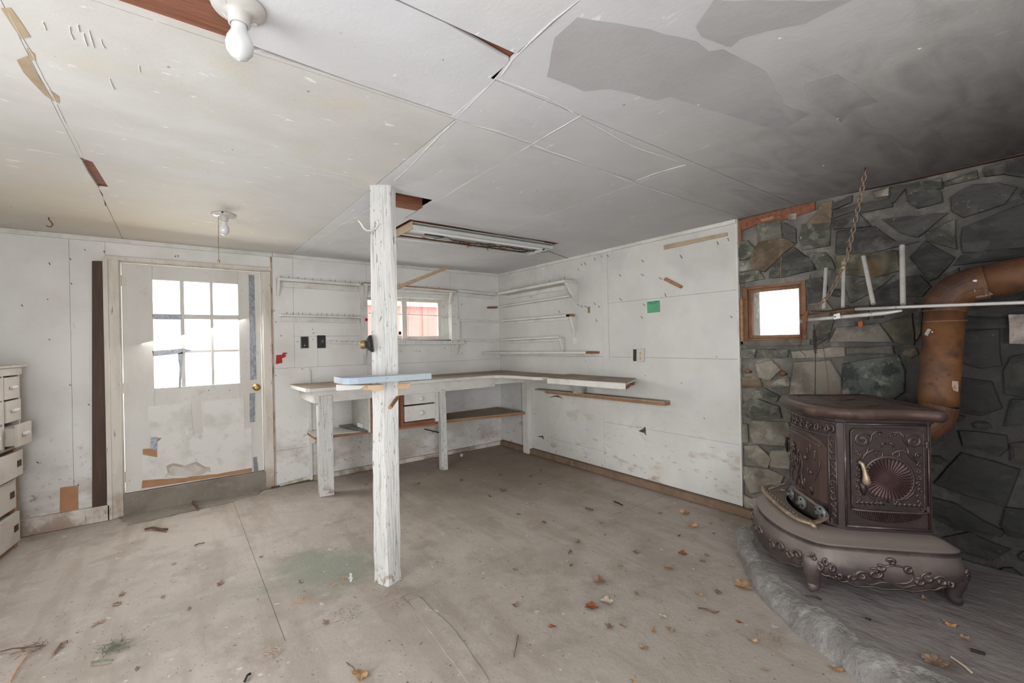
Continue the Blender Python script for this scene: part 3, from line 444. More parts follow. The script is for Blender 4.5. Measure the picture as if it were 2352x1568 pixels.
# ---- stone wall
wy0, wy1, wz0, wz1s = 1.155, 1.565, 1.228, 1.655
wall_stone = MB()
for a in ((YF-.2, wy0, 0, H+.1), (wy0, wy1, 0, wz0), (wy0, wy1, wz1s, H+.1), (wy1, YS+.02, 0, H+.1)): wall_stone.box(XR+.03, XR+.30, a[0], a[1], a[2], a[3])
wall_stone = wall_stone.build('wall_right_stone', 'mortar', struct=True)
ST = """1:1740,515 1789,504 1792,546 1776,553 1742,555
1:1695,558 1715,555 1731,572 1721,590 1704,593 1695,585
2:1744,558 1782,549 1803,550 1822,562 1791,584 1756,621 1730,616 1725,595 1733,570
0:1822,570 1843,587 1858,595 1868,618 1797,634 1767,636 1770,621 1796,588
1:1843,517 1903,513 1901,562 1845,570 1840,547
2:1883,468 1909,463 1904,512 1855,513 1863,501 1877,490
0:1800,513 1823,527 1826,556 1806,546 1797,532
1:1857,582 1892,582 1904,593 1915,617 1878,614 1863,593
1:1698,628 1739,622 1751,639 1699,650
1:1698,601 1720,599 1727,617 1699,622
0:1855,645 1885,640 1895,660 1890,690 1858,695
3:1858,700 1895,694 1908,712 1896,730 1860,735
0:1916,468 1953,449 1951,464 1925,475 1916,477
0:1914,482 1972,468 1974,480 1919,497
0:1918,502 1968,492 1995,518 1918,525
0:1925,531 2007,523 2060,558 2105,554 1984,581 1921,581
0:2030,504 2172,489 2105,541 2072,531
0:1961,474 2042,455 2045,474 1984,485
3:2007,439 2038,428 2036,447 2015,451
0:2045,432 2080,428 2053,462 2045,455
1:2083,426 2156,411 2160,432 2100,440 2090,447
0:2095,443 2137,434 2156,441 2160,462 2110,474 2088,459
0:2191,451 2237,428 2290,424 2329,432 2302,466 2214,495 2191,481
1:2172,416 2237,392 2241,409 2175,424
0:2267,384 2306,373 2310,397 2267,401
0:2313,373 2360,359 2360,405 2317,397
0:2218,524 2267,505 2360,465 2360,565 2214,577 2212,547
1:2133,535 2190,508 2193,569 2137,551
0:2126,557 2188,592 2149,635 2133,642 2095,592
5:1923,588 2057,577 2061,621 2007,633 1923,629
1:1942,640 2007,638 2050,633 2000,668 1954,694
0:2076,638 2110,635 2133,657 2114,677 2072,677
0:2012,669 2065,644 2068,698 2000,702
0:2214,585 2290,573 2360,577 2360,588 2195,608
5:2026,745 2091,722 2097,790 2057,784
3:1925,753 2015,745 2045,784 1908,784
1:1877,749 1913,734 1900,772 1873,791
3:1820,807 1935,797 1935,818 1824,822
1:1697,803 1732,803 1728,822 1697,820
1:1743,803 1808,803 1804,820 1741,822
1:1946,799 2045,795 2049,812 1946,814
4:1938,837 2061,818 2072,853 2072,898 2038,920 1935,912
3:1824,833 1904,830 1927,868 1930,925 1812,922
3:1736,837 1770,830 1789,849 1766,872 1743,864
2:1697,868 1739,864 1747,887 1701,891
3:1755,878 1808,868 1808,887 1770,891
1:1728,902 1753,893 1786,910 1778,921 1730,914
1:1705,929 1730,916 1784,933 1791,960 1728,960 1705,952
3:1726,967 1807,971 1815,1010 1803,1023 1732,1017 1722,990
3:1701,975 1715,977 1717,1013 1703,1015
3:1711,1025 1740,1025 1768,1052 1761,1073 1713,1053
3:1772,1038 1815,1035 1822,1077 1772,1071 1764,1060
3:1708,1072 1763,1080 1797,1095 1786,1116 1757,1125 1725,1132 1710,1100
3:1710,1137 1727,1146 1760,1140 1762,1170 1712,1165
0:2218,764 2291,760 2296,837 2251,841 2214,831
0:2210,870 2275,880 2296,935 2251,951 2202,943
1:2312,853 2324,823 2360,815 2360,911 2310,902
1:2324,921 2360,921 2360,970 2310,976
6:2320,727 2362,725 2362,786 2322,785
0:2216,727 2308,731 2310,752 2216,755
0:2148,1110 2211,1043 2315,1075 2337,1080 2306,1160 2228,1138
0:2207,991 2306,1002 2309,1030 2289,1043 2218,1023
2:2324,1023 2360,1018 2360,1066 2324,1056
0:2144,1145 2196,1160 2250,1195 2300,1218 2293,1231 2202,1214 2144,1186
0:2312,1171 2360,1175 2360,1236 2318,1229 2304,1208
0:2163,1238 2228,1227 2276,1249 2315,1262 2272,1284 2207,1268
1:2100,700 2116,705 2114,760 2104,780
0:2170,640 2200,618 2205,680 2175,690"""
def in_poly(y, z, P):
    c = False; n = len(P)
    for i in range(n):
        (y1, z1), (y2, z2) = P[i], P[(i+1) % n]
        if (z1 > z) != (z2 > z) and y < (y2-y1)*(z-z1)/(z2-z1)+y1: c = not c
    return c
stones = []
def stone(P, m, seed, proud=.0):
    P = [V(0, y, z) for y, z in P]; c = sum(P, V(0, 0, 0))/len(P)
    ring = rough_edge(P, .007, .055, seed); n = len(ring); xf = XR+.012-proud-random.uniform(0, .008); vs = []
    for k, (sc, x) in enumerate(((1.0, XR+.05), (1.0, xf+.010), (.965, xf+.002))):
        for p in ring:
            q = c+(p-c)*sc; vs.append((x+noise.noise(q*9+V(seed, 0, 0))*.006, q.y, q.z))
    for p in ring:
        q = c+(p-c)*.5; vs.append((xf-.004+noise.noise(q*8+V(seed, 0, 0))*.010, q.y, q.z))
    vs.append((xf-.005, c.y, c.z)); fs = []
    for k in range(3): fs += [(k*n+i, k*n+(i+1) % n, (k+1)*n+(i+1) % n, (k+1)*n+i) for i in range(n)]
    fs += [(3*n+i, 3*n+(i+1) % n, 4*n) for i in range(n)]
    MB().add(vs, fs).build('stone', 'stone%d' % m, wall_stone)
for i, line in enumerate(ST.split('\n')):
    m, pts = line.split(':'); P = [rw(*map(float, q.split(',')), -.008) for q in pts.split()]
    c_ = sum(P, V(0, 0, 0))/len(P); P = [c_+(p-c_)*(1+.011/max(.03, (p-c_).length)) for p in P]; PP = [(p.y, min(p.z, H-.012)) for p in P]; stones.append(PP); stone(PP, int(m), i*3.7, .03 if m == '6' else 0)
blocked = [[(wy0-.06, wz0-.02), (wy1+.03, wz0-.02), (wy1+.03, wz1s+.01), (wy0-.06, wz1s+.01)], [(1.02, 1.96), (1.62, 1.96), (1.62, 2.2), (1.02, 2.2)]]
def free(y, z, pad=.02):
    for Pp in stones+blocked:
        for dy, dz in ((0, 0), (pad, 0), (-pad, 0), (0, pad), (0, -pad)):
            if in_poly(y+dy, z+dz, Pp): return False
    return True
rs = random.Random(5)
for cell, tries in ((.24, 1), (.15, 2), (.10, 3), (.07, 3)):
  for tt in range(tries):
    y = YF+.05
    while y < YS-.03:
        z = .06
        while z < H-.05:
            a, b = cell*rs.uniform(.75, 1.15)/2, cell*rs.uniform(.55, .95)/2; cy_, cz_ = y+rs.uniform(-.4, .4)*cell, z+rs.uniform(-.4, .4)*cell
            if YF+a < cy_ < YS-.01-a and .02+b < cz_ < H-.02-b:
                k = rs.choice((5, 6, 6, 7)); th = rs.uniform(0, 6.28)
                P = [(cy_+a*math.cos(th+6.283*i/k)*rs.uniform(.85, 1.15), cz_+b*math.sin(th+6.283*i/k)*rs.uniform(.85, 1.15)) for i in range(k)]
                chk = P+[(cy_, cz_)]+[((P[i][0]+P[i-1][0])/2, (P[i][1]+P[i-1][1])/2) for i in range(k)]
                if all(free(*q, .012) for q in chk) and not any(in_poly(q[0], q[1], P) for s_ in stones for q in s_):
                    stones.append(P); mm = rs.choice((0, 0, 1, 0, 2)) if cy_ < 1.0 else rs.choice((1, 3, 1, 2)); stone(P, mm, cy_*31+cz_*7)
            z += cell
        y += cell
# framing wood at the top of the stone wall, nailer under the ceiling
def sw(px, m, d=-.01, off=.03, name='framing_board', amp=.0):
    P = [rw(x, y, d) for x, y in px]
    return MB().prism(P, (off, 0, 0)).build(name, m, wall_stone)
sw([(1700, 505), (1872, 463), (1872, 482), (1790, 508), (1740, 514), (1704, 530)], 'redwood', -.015)
sw([(1746, 503), (1778, 496), (1776, 502), (1748, 509)], 'rawwood', -.012); sw([(1811, 492), (1829, 489), (1828, 503), (1810, 505)], 'stone6', -.012, name='mortar_dab')
sw([(1694, 508), (1701, 506), (1703, 556), (1696, 556)], 'frame', -.012)
sw([(1694, 500), (1790, 478), (1900, 452), (2000, 432), (2100, 411), (2200, 388), (2360, 352), (2360, 345), (2200, 380), (1900, 446), (1694, 494)], 'darkwood', -.0)
# ---- window in the stone wall
window_2 = MB()
def rwb(px0, py0, px1, py1, x0, x1, mb):
    A, B = on(px0, py0, 0, x0), on(px1, py1, 0, x0); mb.box(x0, x1, min(A.y, B.y), max(A.y, B.y), min(A.z, B.z), max(A.z, B.z))
fx = XR+.055
gA, gB = on(1728, 672, 0, fx), on(1838, 768, 0, fx); gy1, gy0, gz0, gz1 = gA.y, gB.y, on(1780, 769, 0, fx).z, on(1780, 667, 0, fx).z
window_2.box(fx-.035, fx+.05, gy1+.022, wy1, wz0, wz1s).box(fx-.035, fx+.05, wy0, gy0-.022, wz0, wz1s).box(fx-.035, fx+.05, gy0-.022, gy1+.022, gz1+.022, wz1s).box(fx-.035, fx+.05, gy0-.022, gy1+.022, wz0, gz0-.022)
window_2 = window_2.build('window_2', 'frame', None, bevel=.004, struct=True)
s_ = MB()
for a in ((gy0-.022, gy0, gz0-.022, gz1+.022), (gy1, gy1+.022, gz0-.022, gz1+.022), (gy0, gy1, gz1, gz1+.022), (gy0, gy1, gz0-.022, gz0)): s_.box(fx-.012, fx+.02, *a)
s_ = s_.build('sash', 'frame', window_2, bevel=.002); MB().box(fx+.002, fx+.006, gy0, gy1, gz0, gz1).build('pane', 'glass', s_)
MB().box(XR-.0, XR+.06, wy1-.012, wy1+.006, 1.235, 1.57).build('stop_board', 'rawwood', window_2, bevel=.002)
MB().prism([rw(1712, 648, -.02), rw(1860, 630, -.02), rw(1860, 642, -.02), rw(1712, 662, -.02)], (.06, 0, 0)).build('lintel_mortar', 'mortar', wall_stone)
MB().prism([rw(1700, 784, -.0), rw(1860, 779, -.0), rw(1860, 792, -.0), rw(1700, 795, -.0)], (.1, 0, 0)).build('window_ledge', 'mortar', wall_stone)

# ---- hidden sides of the room (left wall with a window, rear wall with a doorway)
wl = MB()
for a in ((YF-.2, .5, 0, H+.1), (1.7, YB+.14, 0, H+.1), (.5, 1.7, 0, .1), (.5, 1.7, 1.85, H+.1)): wl.box(XL-.12, XL, *a)
wl.build('wall_left', 'wall', struct=True)
wf = MB()
for a in ((XL-.12, -.9, 0, H+.1), (.2, XR+.3, 0, H+.1), (-.9, .2, 2.08, H+.1)): wf.box(a[0], a[1], YF-.12, YF, a[2], a[3])
wf.build('wall_front', 'wall', struct=True)

# ================================================================== OUTSIDE
box('ground', 'ground', -12, 24, YB+.16, 30, -.1, .05, struct=True)
box('ground_side', 'ground', XR+.45, 24, -14, YB+.15, -.1, .4, struct=True)
barn = thing('barn', 'red board barn with a white eave seen through the back window', 'building', (7, 11.2, .05))
for i in range(20): MB().box(3.1+i*.45, 3.1+i*.45+.44, 11, 11.1, .05, 2.28).build('siding_board', 'barn', barn)
MB().box(2.9, 12.2, 10.85, 11.15, 2.28, 2.46).build('fascia', 'outwhite', barn); MB().box(3.1, 12.1, 11.1, 13.5, .05, 2.28).build('wall', 'barn', barn)
for x in (3.1, 5.3, 6.4): MB().box(x, x+.12, 10.95, 11.0, .05, 2.28).build('corner_board', 'barn', barn)
def tree(x, y, h, r, lab):
    t = thing('tree', lab, 'tree', (x, y, .05), 'trees behind the barn')
    MB().tube([(x, y, .05), (x+.1, y, h*.5), (x, y+.1, h*.8)], [.2, .14, .06], 8).build('trunk', 'twig', t)
    lf = MB()
    for i in range(900):
        a, b_, c_ = random.gauss(0, 1), random.gauss(0, 1), random.gauss(0, 1); l = math.sqrt(a*a+b_*b_+c_*c_)+1e-6; q = r*random.uniform(.5, 1)
        p = V(x+a/l*q, y+b_/l*q, h+c_/l*q*.8); u = V(random.uniform(-1, 1), random.uniform(-1, 1), random.uniform(-1, 1)).normalized()*.16; w = u.orthogonal().normalized()*.10
        lf.add([p-u, p+w, p+u, p-w], [(0, 1, 2, 3)])
    o = lf.build('foliage', 'foliage', t); o['kind'] = 'stuff'
for a in ((5.2, 17, 3.6, 1.9, 'green leafy tree behind the barn, leftmost through the back window'), (9.6, 17.5, 3.9, 2.1, 'green leafy tree behind the barn, middle one through the back window'), (14.2, 18, 4, 2.1, 'green leafy tree behind the barn, rightmost through the back window')): tree(*a)

# ================================================================== POST
bot = [fl(857, 1335), fl(890, 1349), fl(924, 1330)]; bot.append(bot[0]+bot[2]-bot[1])
top = [cl(848, 424), cl(862, 431), cl(910, 432)]; top.append(top[0]+top[2]-top[1])
pts = []; NS = 26
for i in range(NS+1):
    t = i/NS
    for k in range(4):
        p = bot[k].lerp(top[k], t); p.z = H*t
        if 0 < i < NS: p += noise.noise_vector(p*7+V(k, 0, 0))*.004*V(1, 1, 0).length/1.4; p.z = H*t
        pts.append(p)
ring8 = []
for i in range(NS+1):      # chamfered corners
    q = pts[i*4:i*4+4]
    for k in range(4):
        a, b, c = q[k-1], q[k], q[(k+1) % 4]; ch = .09+.05*noise.noise(b*11+V(5, k, 2))
        ring8 += [b.lerp(a, ch), b.lerp(c, ch)]
m_ = MB(); m_.add(ring8, [(i*8+k, i*8+(k+1) % 8, (i+1)*8+(k+1) % 8, (i+1)*8+k) for i in range(NS) for k in range(8)]+[tuple(range(8)), tuple(range(NS*8, NS*8+8))])
post = thing('post', 'white peeling square wooden post standing in the middle of the floor', 'post', (.90, 2.36, 0))
m_.build('shaft', 'post', post)
P1 = on(902, 925, 1, 2.30); P2 = on(894, 938, 1, 2.22)
MB().tube([on(914, 911, 1, 2.335), on(896, 936, 1, 2.20)], .0095, 10).build('peg', 'rawwood', post)
stick = MB().tube([on(908, 662, 1, 2.36), on(1031, 613, 1, 2.95)], .0105, 10).build('dowel', 'palewood', None, origin=on(908, 662, 1, 2.36))
tag(stick, 'bare wooden dowel sticking out of the white post towards the ceiling', 'stick')
hk = MB().tube([on(x, y, 1, 2.27) for x, y in ((822, 506), (828, 512), (834, 522), (842, 529), (853, 530), (864, 524), (869, 514), (866, 506))], [.003, .004, .005, .0055, .006, .006, .006, .0065], 8)
tag(hk.build('coat_hook', 'white', None, smooth=True, origin=on(864, 520, 1, 2.27)), 'white painted metal coat hook high on the left of the post', 'hook')
# blue board on the post
bo = thing('post_shelf', 'pale blue painted ledge board fixed around the white post', 'shelf', (.87, 2.3, 1.06))
zt_ = 1.128
MB().prism([(.652, 2.30, zt_), (.656, 2.262, zt_), (.675, 2.235, zt_), (.72, 2.225, zt_), (1.118, 2.215, zt_), (1.118, 2.255, zt_), (.99, 2.265, zt_), (.955, 2.30, zt_), (.885, 2.268, zt_), (.835, 2.30, zt_), (.83, 2.42, zt_), (.655, 2.42, zt_)], (0, 0, -.033)).build('ledge', 'blueboard', bo, bevel=.003)
MB().prism([on(775, 882, 1, 2.29), on(846, 897, 1, 2.29), on(848, 884, 1, 2.29)], (0, .03, 0)).build('support_block', 'palewood', bo)
MB().prism([on(776, 884, 1, 2.27), on(776, 897, 1, 2.27), on(826, 894, 1, 2.27), on(838, 885, 1, 2.27)], (0, .03, 0)).build('support_block', 'white', bo)
MB().prism([on(848, 884, 1, 2.25), on(882, 883, 1, 2.25), on(880, 896, 1, 2.25), on(862, 899, 1, 2.25), on(846, 894, 1, 2.25)], (0, .05, 0)).build('support_block', 'palewood', bo, bevel=.002)
MB().prism([on(914, 881, 1, 2.32), on(945, 879, 1, 2.32), on(938, 893, 1, 2.32), on(912, 893, 1, 2.32)], (0, .04, 0)).build('support_block', 'palewood', bo, bevel=.002)
for x, y in ((865, 878.5), (907, 874.5), (957, 872)):
    P = on(x, y, 1, 2.226); MB().lathe([(.004, .006), (.004, -.002), (0, -.002)], P, (0, 1, 0), 8).build('screw', 'darkiron', bo)
# socket on the left face
hs = thing('lamp_socket', 'brass and black lamp socket mounted on the left face of the post', 'socket', on(848, 789, 1, 2.38))
O = on(852, 789, 1, 2.36); ax = (-RT*.93-FW*.1+UP*-.1).normalized()
MB().lathe([(.0, -.01), (.046, -.008), (.047, .0), (.040, .008), (.026, .022), (.017, .028)], O, ax, 20).build('cone', 'black', hs, smooth=True)
MB().lathe([(.017, .024), (.023, .03), (.023, .05), (.019, .054), (.017, .052), (0, .05)], O, ax, 18).build('collar', 'brassdull', hs, smooth=True)

# ================================================================== WORKBENCH
wb = thing('workbench', 'long white L-shaped workbench along the back wall with a dusty brown top', 'workbench', (2.1, 4.3, 0))
TZ = .935
poly = [(.845, YB-.002), (.865, 4.03), (.885, 4.0), (2.62, 4.0), (2.74, 3.97), (2.82, 3.88), (2.86, 3.70), (2.87, 3.45), (2.90, 3.37), (2.97, 3.34), (XR-.002, 3.34), (XR-.002, YB-.002)]
MB().prism([(x, y, TZ) for x, y in poly], (0, 0, -.004)).build('worktop', 'dustywood', wb)
MB().prism([(x, y, TZ-.0042) for x, y in [(.840, YB-.002), (.860, 4.02), (.885, 3.992), (2.62, 3.992), (2.745, 3.96), (2.812, 3.88), (2.852, 3.70), (2.862, 3.45), (2.90, 3.36), (2.97, 3.33), (XR-.002, 3.33), (XR-.002, YB-.002)]], (0, 0, -.030)).build('top_edge', 'white', wb, bevel=.004)
MB().box(.93, 2.80, 4.03, 4.055, TZ-.135, TZ-.035).build('apron', 'white', wb, bevel=.003)
MB().box(.925, .95, 4.056, YB-.003, TZ-.135, TZ-.035).build('apron', 'white', wb, bevel=.003)
MB().prism([(2.80, 4.03, TZ-.035), (3.215, 3.985, TZ-.035), (3.215, 4.01, TZ-.035), (2.80, 4.055, TZ-.035)], (0, 0, -.075)).build('apron', 'white', wb, bevel=.003)
MB().box(XR-.03, XR-.004, 2.90, 3.98, TZ-.10, TZ-.035).build('cleat', 'wallr', wb, bevel=.003)
def leg(x0, x1, y0, y1, z1, z0=0, m='white', taper=0): return MB().prism([(x0, y0, z1), (x1, y0, z1), (x1, y1, z1), (x0, y1, z1)], (0, 0, z0-z1)).build('leg', m, wb, bevel=.006)
MB().hexa([(.955, 4.015, 0), (1.07, 4.0, 0), (1.08, 4.11, 0), (.965, 4.12, 0), (.955, 4.02, .86), (1.075, 4.02, .86), (1.08, 4.12, .86), (.96, 4.12, .86)]).build('leg', 'post', wb, bevel=.005)
MB().hexa([(2.125, 4.03, 0), (2.195, 4.02, 0), (2.2, 4.10, 0), (2.13, 4.10, 0), (2.125, 4.02, .82), (2.185, 4.02, .82), (2.19, 4.10, .82), (2.125, 4.10, .82)]).build('leg', 'post', wb, bevel=.008)
MB().box(3.20, XR-.002, 3.965, 4.06, 0.0, TZ-.036).build('leg', 'white', wb, bevel=.004)
# shelf boards under the top
def shelfseg(x0, x1, yf0, yf1, z, m, edge='rawwood'):
    MB().prism([(x0, YB-.024, z), (x0, yf0, z), (x1, yf1, z), (x1, YB-.024, z)], (0, 0, -.006)).build('lower_shelf', m, wb)
    MB().prism([(x0, YB-.024, z-.0062), (x0, yf0-.001, z-.0062), (x1, yf1-.001, z-.0062), (x1, YB-.024, z-.0062)], (0, 0, -.024)).build('lower_shelf', edge, wb, bevel=.002)
shelfseg(.98, 1.44, 4.26, 4.20, .478, 'white'); shelfseg(1.44, 2.12, 4.20, 4.14, .478, 'dustywood'); shelfseg(2.15, XR-.075, 4.17, 4.0, .482, 'dustywood')
MB().prism([(1.0, 4.27, .448), (1.0, YB-.026, .448), (1.0, YB-.026, .36), (1.0, 4.36, .40)], (.02, 0, 0)).build('bracket', 'white', wb)
MB().tube([on(975, 985, 1, 4.2), on(1008, 993, 1, 4.06)], .006, 6).build('prop_rod', 'darkiron', wb)
# divider box and drawers
xd = on(851, 940, 1, 4.08).x
MB().box(xd-.02, xd-.004, 4.075, YB-.004, .48, TZ-.136).build('divider', 'white', wb)
MB().box(xd-.005, xd+.012, 4.07, YB-.03, .48, TZ-.036).build('divider', 'rawwood', wb)
x0, x1 = on(922, 930, 1, 4.06).x, 2.118
MB().box(x0-.002, x0+.028, 4.075, YB-.03, .485, .82).box(x0+.028, x1, 4.075, 4.10, .485, .525).build('drawer_case', 'redwood', wb, bevel=.002)
MB().box(x1-.035, x1, 4.06, 4.10, .50, .80).build('drawer_case', 'white', wb)
for (a, b) in ((.537, .685), (.70, .80)):
    dxa, dxb = on(930, 930, 1, 4.05).x, x1-.037
    d_ = MB().box(dxa, dxb, 4.052, 4.074, a, b).box(dxa+.02, dxb-.02, 4.074, 4.42, a+.01, b-.02).build('drawer', 'white', wb, bevel=.002)
    K = V((dxa+dxb)/2+.0, 4.052, (a+b)/2); MB().lathe([(.013, 0), (.012, -.01), (.021, -.018), (.023, -.026), (.018, -.033), (0, -.035)], K, (0, 1, 0), 16).build('knob', 'white', d_, smooth=True)
MB().box(xd+.03, x0-.02, 4.11, 4.13, .50, .80).build('back_panel', 'darkwood', wb)
# nail heads
for x, z in ((1.0, .79), (1.0, .52), (1.02, .3), (2.15, .3)):
    MB().tube([V(x, 4.03, z), V(x, 4.01, z+.004)], .002, 5).build('nail', 'darkiron', wb)
# extension board further right, higher and broken at its end
eb = thing('bench_extension', 'thick white-edged brown shelf board with a broken red end, right of the workbench', 'shelf', (3.1, 2.9, .86))
ez = .945
A, B = fl(1257, 867, ez), fl(1437, 879, ez)
MB().prism([V(A.x, A.y, ez), V(B.x, B.y, ez), V(XR-.002, 2.50, ez), V(XR-.002, 3.327, ez), V(3.02, 3.327, ez)], (0, 0, -.004)).build('top_surface', 'dustywood', eb)
C_ = V(XR-.002, 2.50, ez-.0045)
MB().prism([V(A.x-.004, A.y, ez-.0045), V(B.x-.004, B.y-.002, ez-.0045), V(B.x+.03, B.y+.018, ez-.0045), V(A.x+.03, A.y+.004, ez-.0045)], (0, 0, -.05)).build('front_edge', 'white', eb, bevel=.003)
MB().prism([V(B.x+.0, B.y-.002, ez-.0045), C_+V(0, -.002, 0), C_+V(0, .016, 0), V(B.x+.02, B.y+.018, ez-.0045)], (0, 0, -.02)).build('end_strip', 'white', eb)
r_ = [V(B.x+.01, B.y+.004, ez-.024), V(B.x+.10, B.y+.004+.02, ez-.02), C_+V(-.015, .004, -.02), C_+V(-.015, .004, -.055), V(B.x+.10, B.y+.03, ez-.035), V(B.x+.05, B.y+.01, ez-.045), V(B.x+.0, B.y+.002, ez-.055)]
MB().prism(r_, (0, .04, 0)).build('broken_end', 'redwood', eb)
MB().prism([V(A.x+.035, A.y, ez-.006), V(B.x+.03, B.y+.05, ez-.006), V(XR-.004, 2.56, ez-.006), V(XR-.004, 3.325, ez-.006), V(3.03, 3.325, ez-.006)], (0, 0, -.03)).build('core_board', 'rawwood', eb)
# narrow ledge on the wall below it, with a jar
lg = thing('wall_ledge', 'narrow raw brown wooden ledge on the right wall below the thick board', 'ledge', (XR-.05, 3.0, .73))
A, B = on(1228, 893, 0, 3.17), on(1526, 922, 0, 3.185)
MB().board(A, B, (.09, 0, 0), .014).build('ledge_board', 'dustywood', lg, bevel=.002)
MB().board(A.lerp(B, .10)+V(.003, 0, -.0142), B+V(.003, 0, -.0142), (.085, 0, 0), .022).build('ledge_board', 'rawwood', lg, bevel=.003)
J = A.lerp(B, .41)+V(.012, 0, 0); zj = J.z+.001
jar = thing('glass_jar', 'clear glass tumbler with brown sediment standing on the narrow raw ledge', 'jar', (J.x, J.y, zj))
MB().lathe([(.058, 0), (.061, .004), (.070, .095), (.073, .124), (.0705, .124), (.067, .095), (.058, .006), (0, .006)], (J.x-.01, J.y, zj), n=24).build('glass_body', 'jar', jar, smooth=True)
MB().lathe([(.057, .007), (.060, .026), (.058, .042), (.02, .034), (0, .034)], (J.x-.01, J.y, zj), n=20).build('contents', 'rawwood', jar)

# odds and ends on the lower shelf
tag(MB().board(on(778, 979, 2, .485)+V(0, .12, 0)*0, on(838, 993, 2, .485), (.12, .05, 0), -.012).build('slat', 'greymetal', None, origin='base', bevel=.001), 'grey slat lying aslant on the white left end of the lower shelf', 'slat')
tag(MB().board(V(1.37, 4.30, .55), V(1.43, 4.21, .525), (.06, .05, 0), .043).build('wood_block', 'white', None, origin='base', bevel=.006), 'dusty wedge block on the lower shelf against the divider', 'block')

# ================================================================== SHELVES ON THE BACK WALL
def nail(P, nrm, L=.03, parent=None, up=.4, r=.0016):
    d = (Vector(nrm)+V(random.uniform(-.3, .3), random.uniform(-.3, .3), up*random.uniform(.3, 1.4))).normalized()
    return MB().tube([P, P+d*L], r, 5).build('nail', 'darkiron', parent)
def bshelf(name, label, p0, p1, dep, th, m='white', cleat=None, cat='shelf'):
    A, B = bk(*p0, dep), bk(*p1, dep); t = thing(name, label, cat, V((A.x+B.x)/2, YB, min(A.z, B.z)))
    MB().board(A, B, (0, dep-.0005, 0), th).build('shelf_board', m, t, bevel=.002)
    if cleat: MB().board(V(A.x+.02, YB-.018, A.z-th-.0005), V(B.x-.005, YB-.018, B.z-th-.0005), (0, .0175, 0), cleat).build('cleat', 'white', t, bevel=.003)
    return t, A, B
t, A, B = bshelf('wall_shelf', 'topmost narrow white shelf left of the post with nails along its top', (637.5, 637), (828, 651), .085, .024, cleat=.05)
MB().prism([(A.x, YB-.001, A.z-.0245), (A.x, YB-.082, A.z-.0245), (A.x, YB-.075, A.z-.05), (A.x, YB-.02, A.z-.16), (A.x, YB-.001, A.z-.16)], (.022, 0, 0)).build('bracket', 'white', t, bevel=.002)
for i in range(11): nail(A.lerp(B, .03+.095*i+random.uniform(-.02, .02))+V(0, .01, 0), (0, -.3, 1), .022, t)
t, A, B = bshelf('wall_shelf', 'lower narrow white shelf left of the post above the black outlet boxes', (643.5, 721.5), (832, 727), .075, .018, cleat=.045)
for i in range(13): nail(A.lerp(B, .06+.07*i+random.uniform(-.02, .02))+V(0, .01, 0), (0, -.2, 1), .024, t)
t, A, B = bshelf('nail_rail', 'short pinkish-white nail rail beside the black outlet boxes', (752, 781), (832, 784), .02, .032, cat='rail')
for i in range(6): nail(A.lerp(B, .1+.15*i)+V(0, 0, -.012), (0, -1, 0), .024, t)
sp = bbox('upright_strip', (827.5, 655, 838, 786), .022, 'white', None); del sp['kind']
tag(sp, 'vertical white wooden strip on the back wall just left of the post', 'strip')
t, A, B = bshelf('window_shelf', 'white shelf with a brown front edge above the back window', (836, 648), (1048, 665.5), .09, .010, 'rawwood')
MB().board(A+V(0, .004, -.0105), B+V(0, .004, -.0105), (0, .084, 0), .018).build('shelf_board', 'white', t)
for px in (841, 1037):
    P = bk(px, 668, .09); zz = (A.z if px < 900 else B.z)-.029
    MB().prism([(P.x, YB-.021, zz), (P.x, YB-.085, zz), (P.x, YB-.08, zz-.02), (P.x, YB-.03, zz-.13), (P.x, YB-.021, zz-.13)], (.022, 0, 0)).build('bracket', 'white', t, bevel=.002)
for f in (.36, .66, .8): nail(A.lerp(B, f)+V(0, .02, 0), (0, -.2, 1), .02, t)
bshelf('wall_shelf', 'highest short white shelf right of the back window', (1053, 665), (1141, 674), .08, .024, cleat=.04)
t, A, B = bshelf('wall_shelf', 'second short white shelf right of the back window, level with its middle', (1057, 733.5), (1145, 737), .03, .022)
bshelf('wall_shelf', 'lowest short white shelf right of the back window, beside its sill', (1068, 778), (1145, 781.5), .03, .022)
# curtain rod and cord in the window
cr = thing('curtain_rod', 'thin white curtain rod across the back window', 'rod', bk(1028, 722, 0))
MB().tube([bk(846, 719, -.02), bk(1018, 725.5, -.02), bk(1024, 726, -.012)], .0045, 8).build('rod', 'white', cr)
MB().tube([bk(1012, 727, -.01), bk(1016, 730, -.012), bk(1024, 730, -.012), bk(1031, 727, -.008), bk(1029, 724, -.008), bk(1018, 724.5, -.012)], .004, 6).build('end_hook', 'white', cr)
tag(MB().tube([bk(941, 683, -.005), bk(942, 700, -.01), bk(941, 712, -.012), bk(940, 722, -.014)], .0014, 5).build('cord', 'wire', None, origin=bk(941, 683)), 'short dark cord hanging in front of the back window', 'cord')
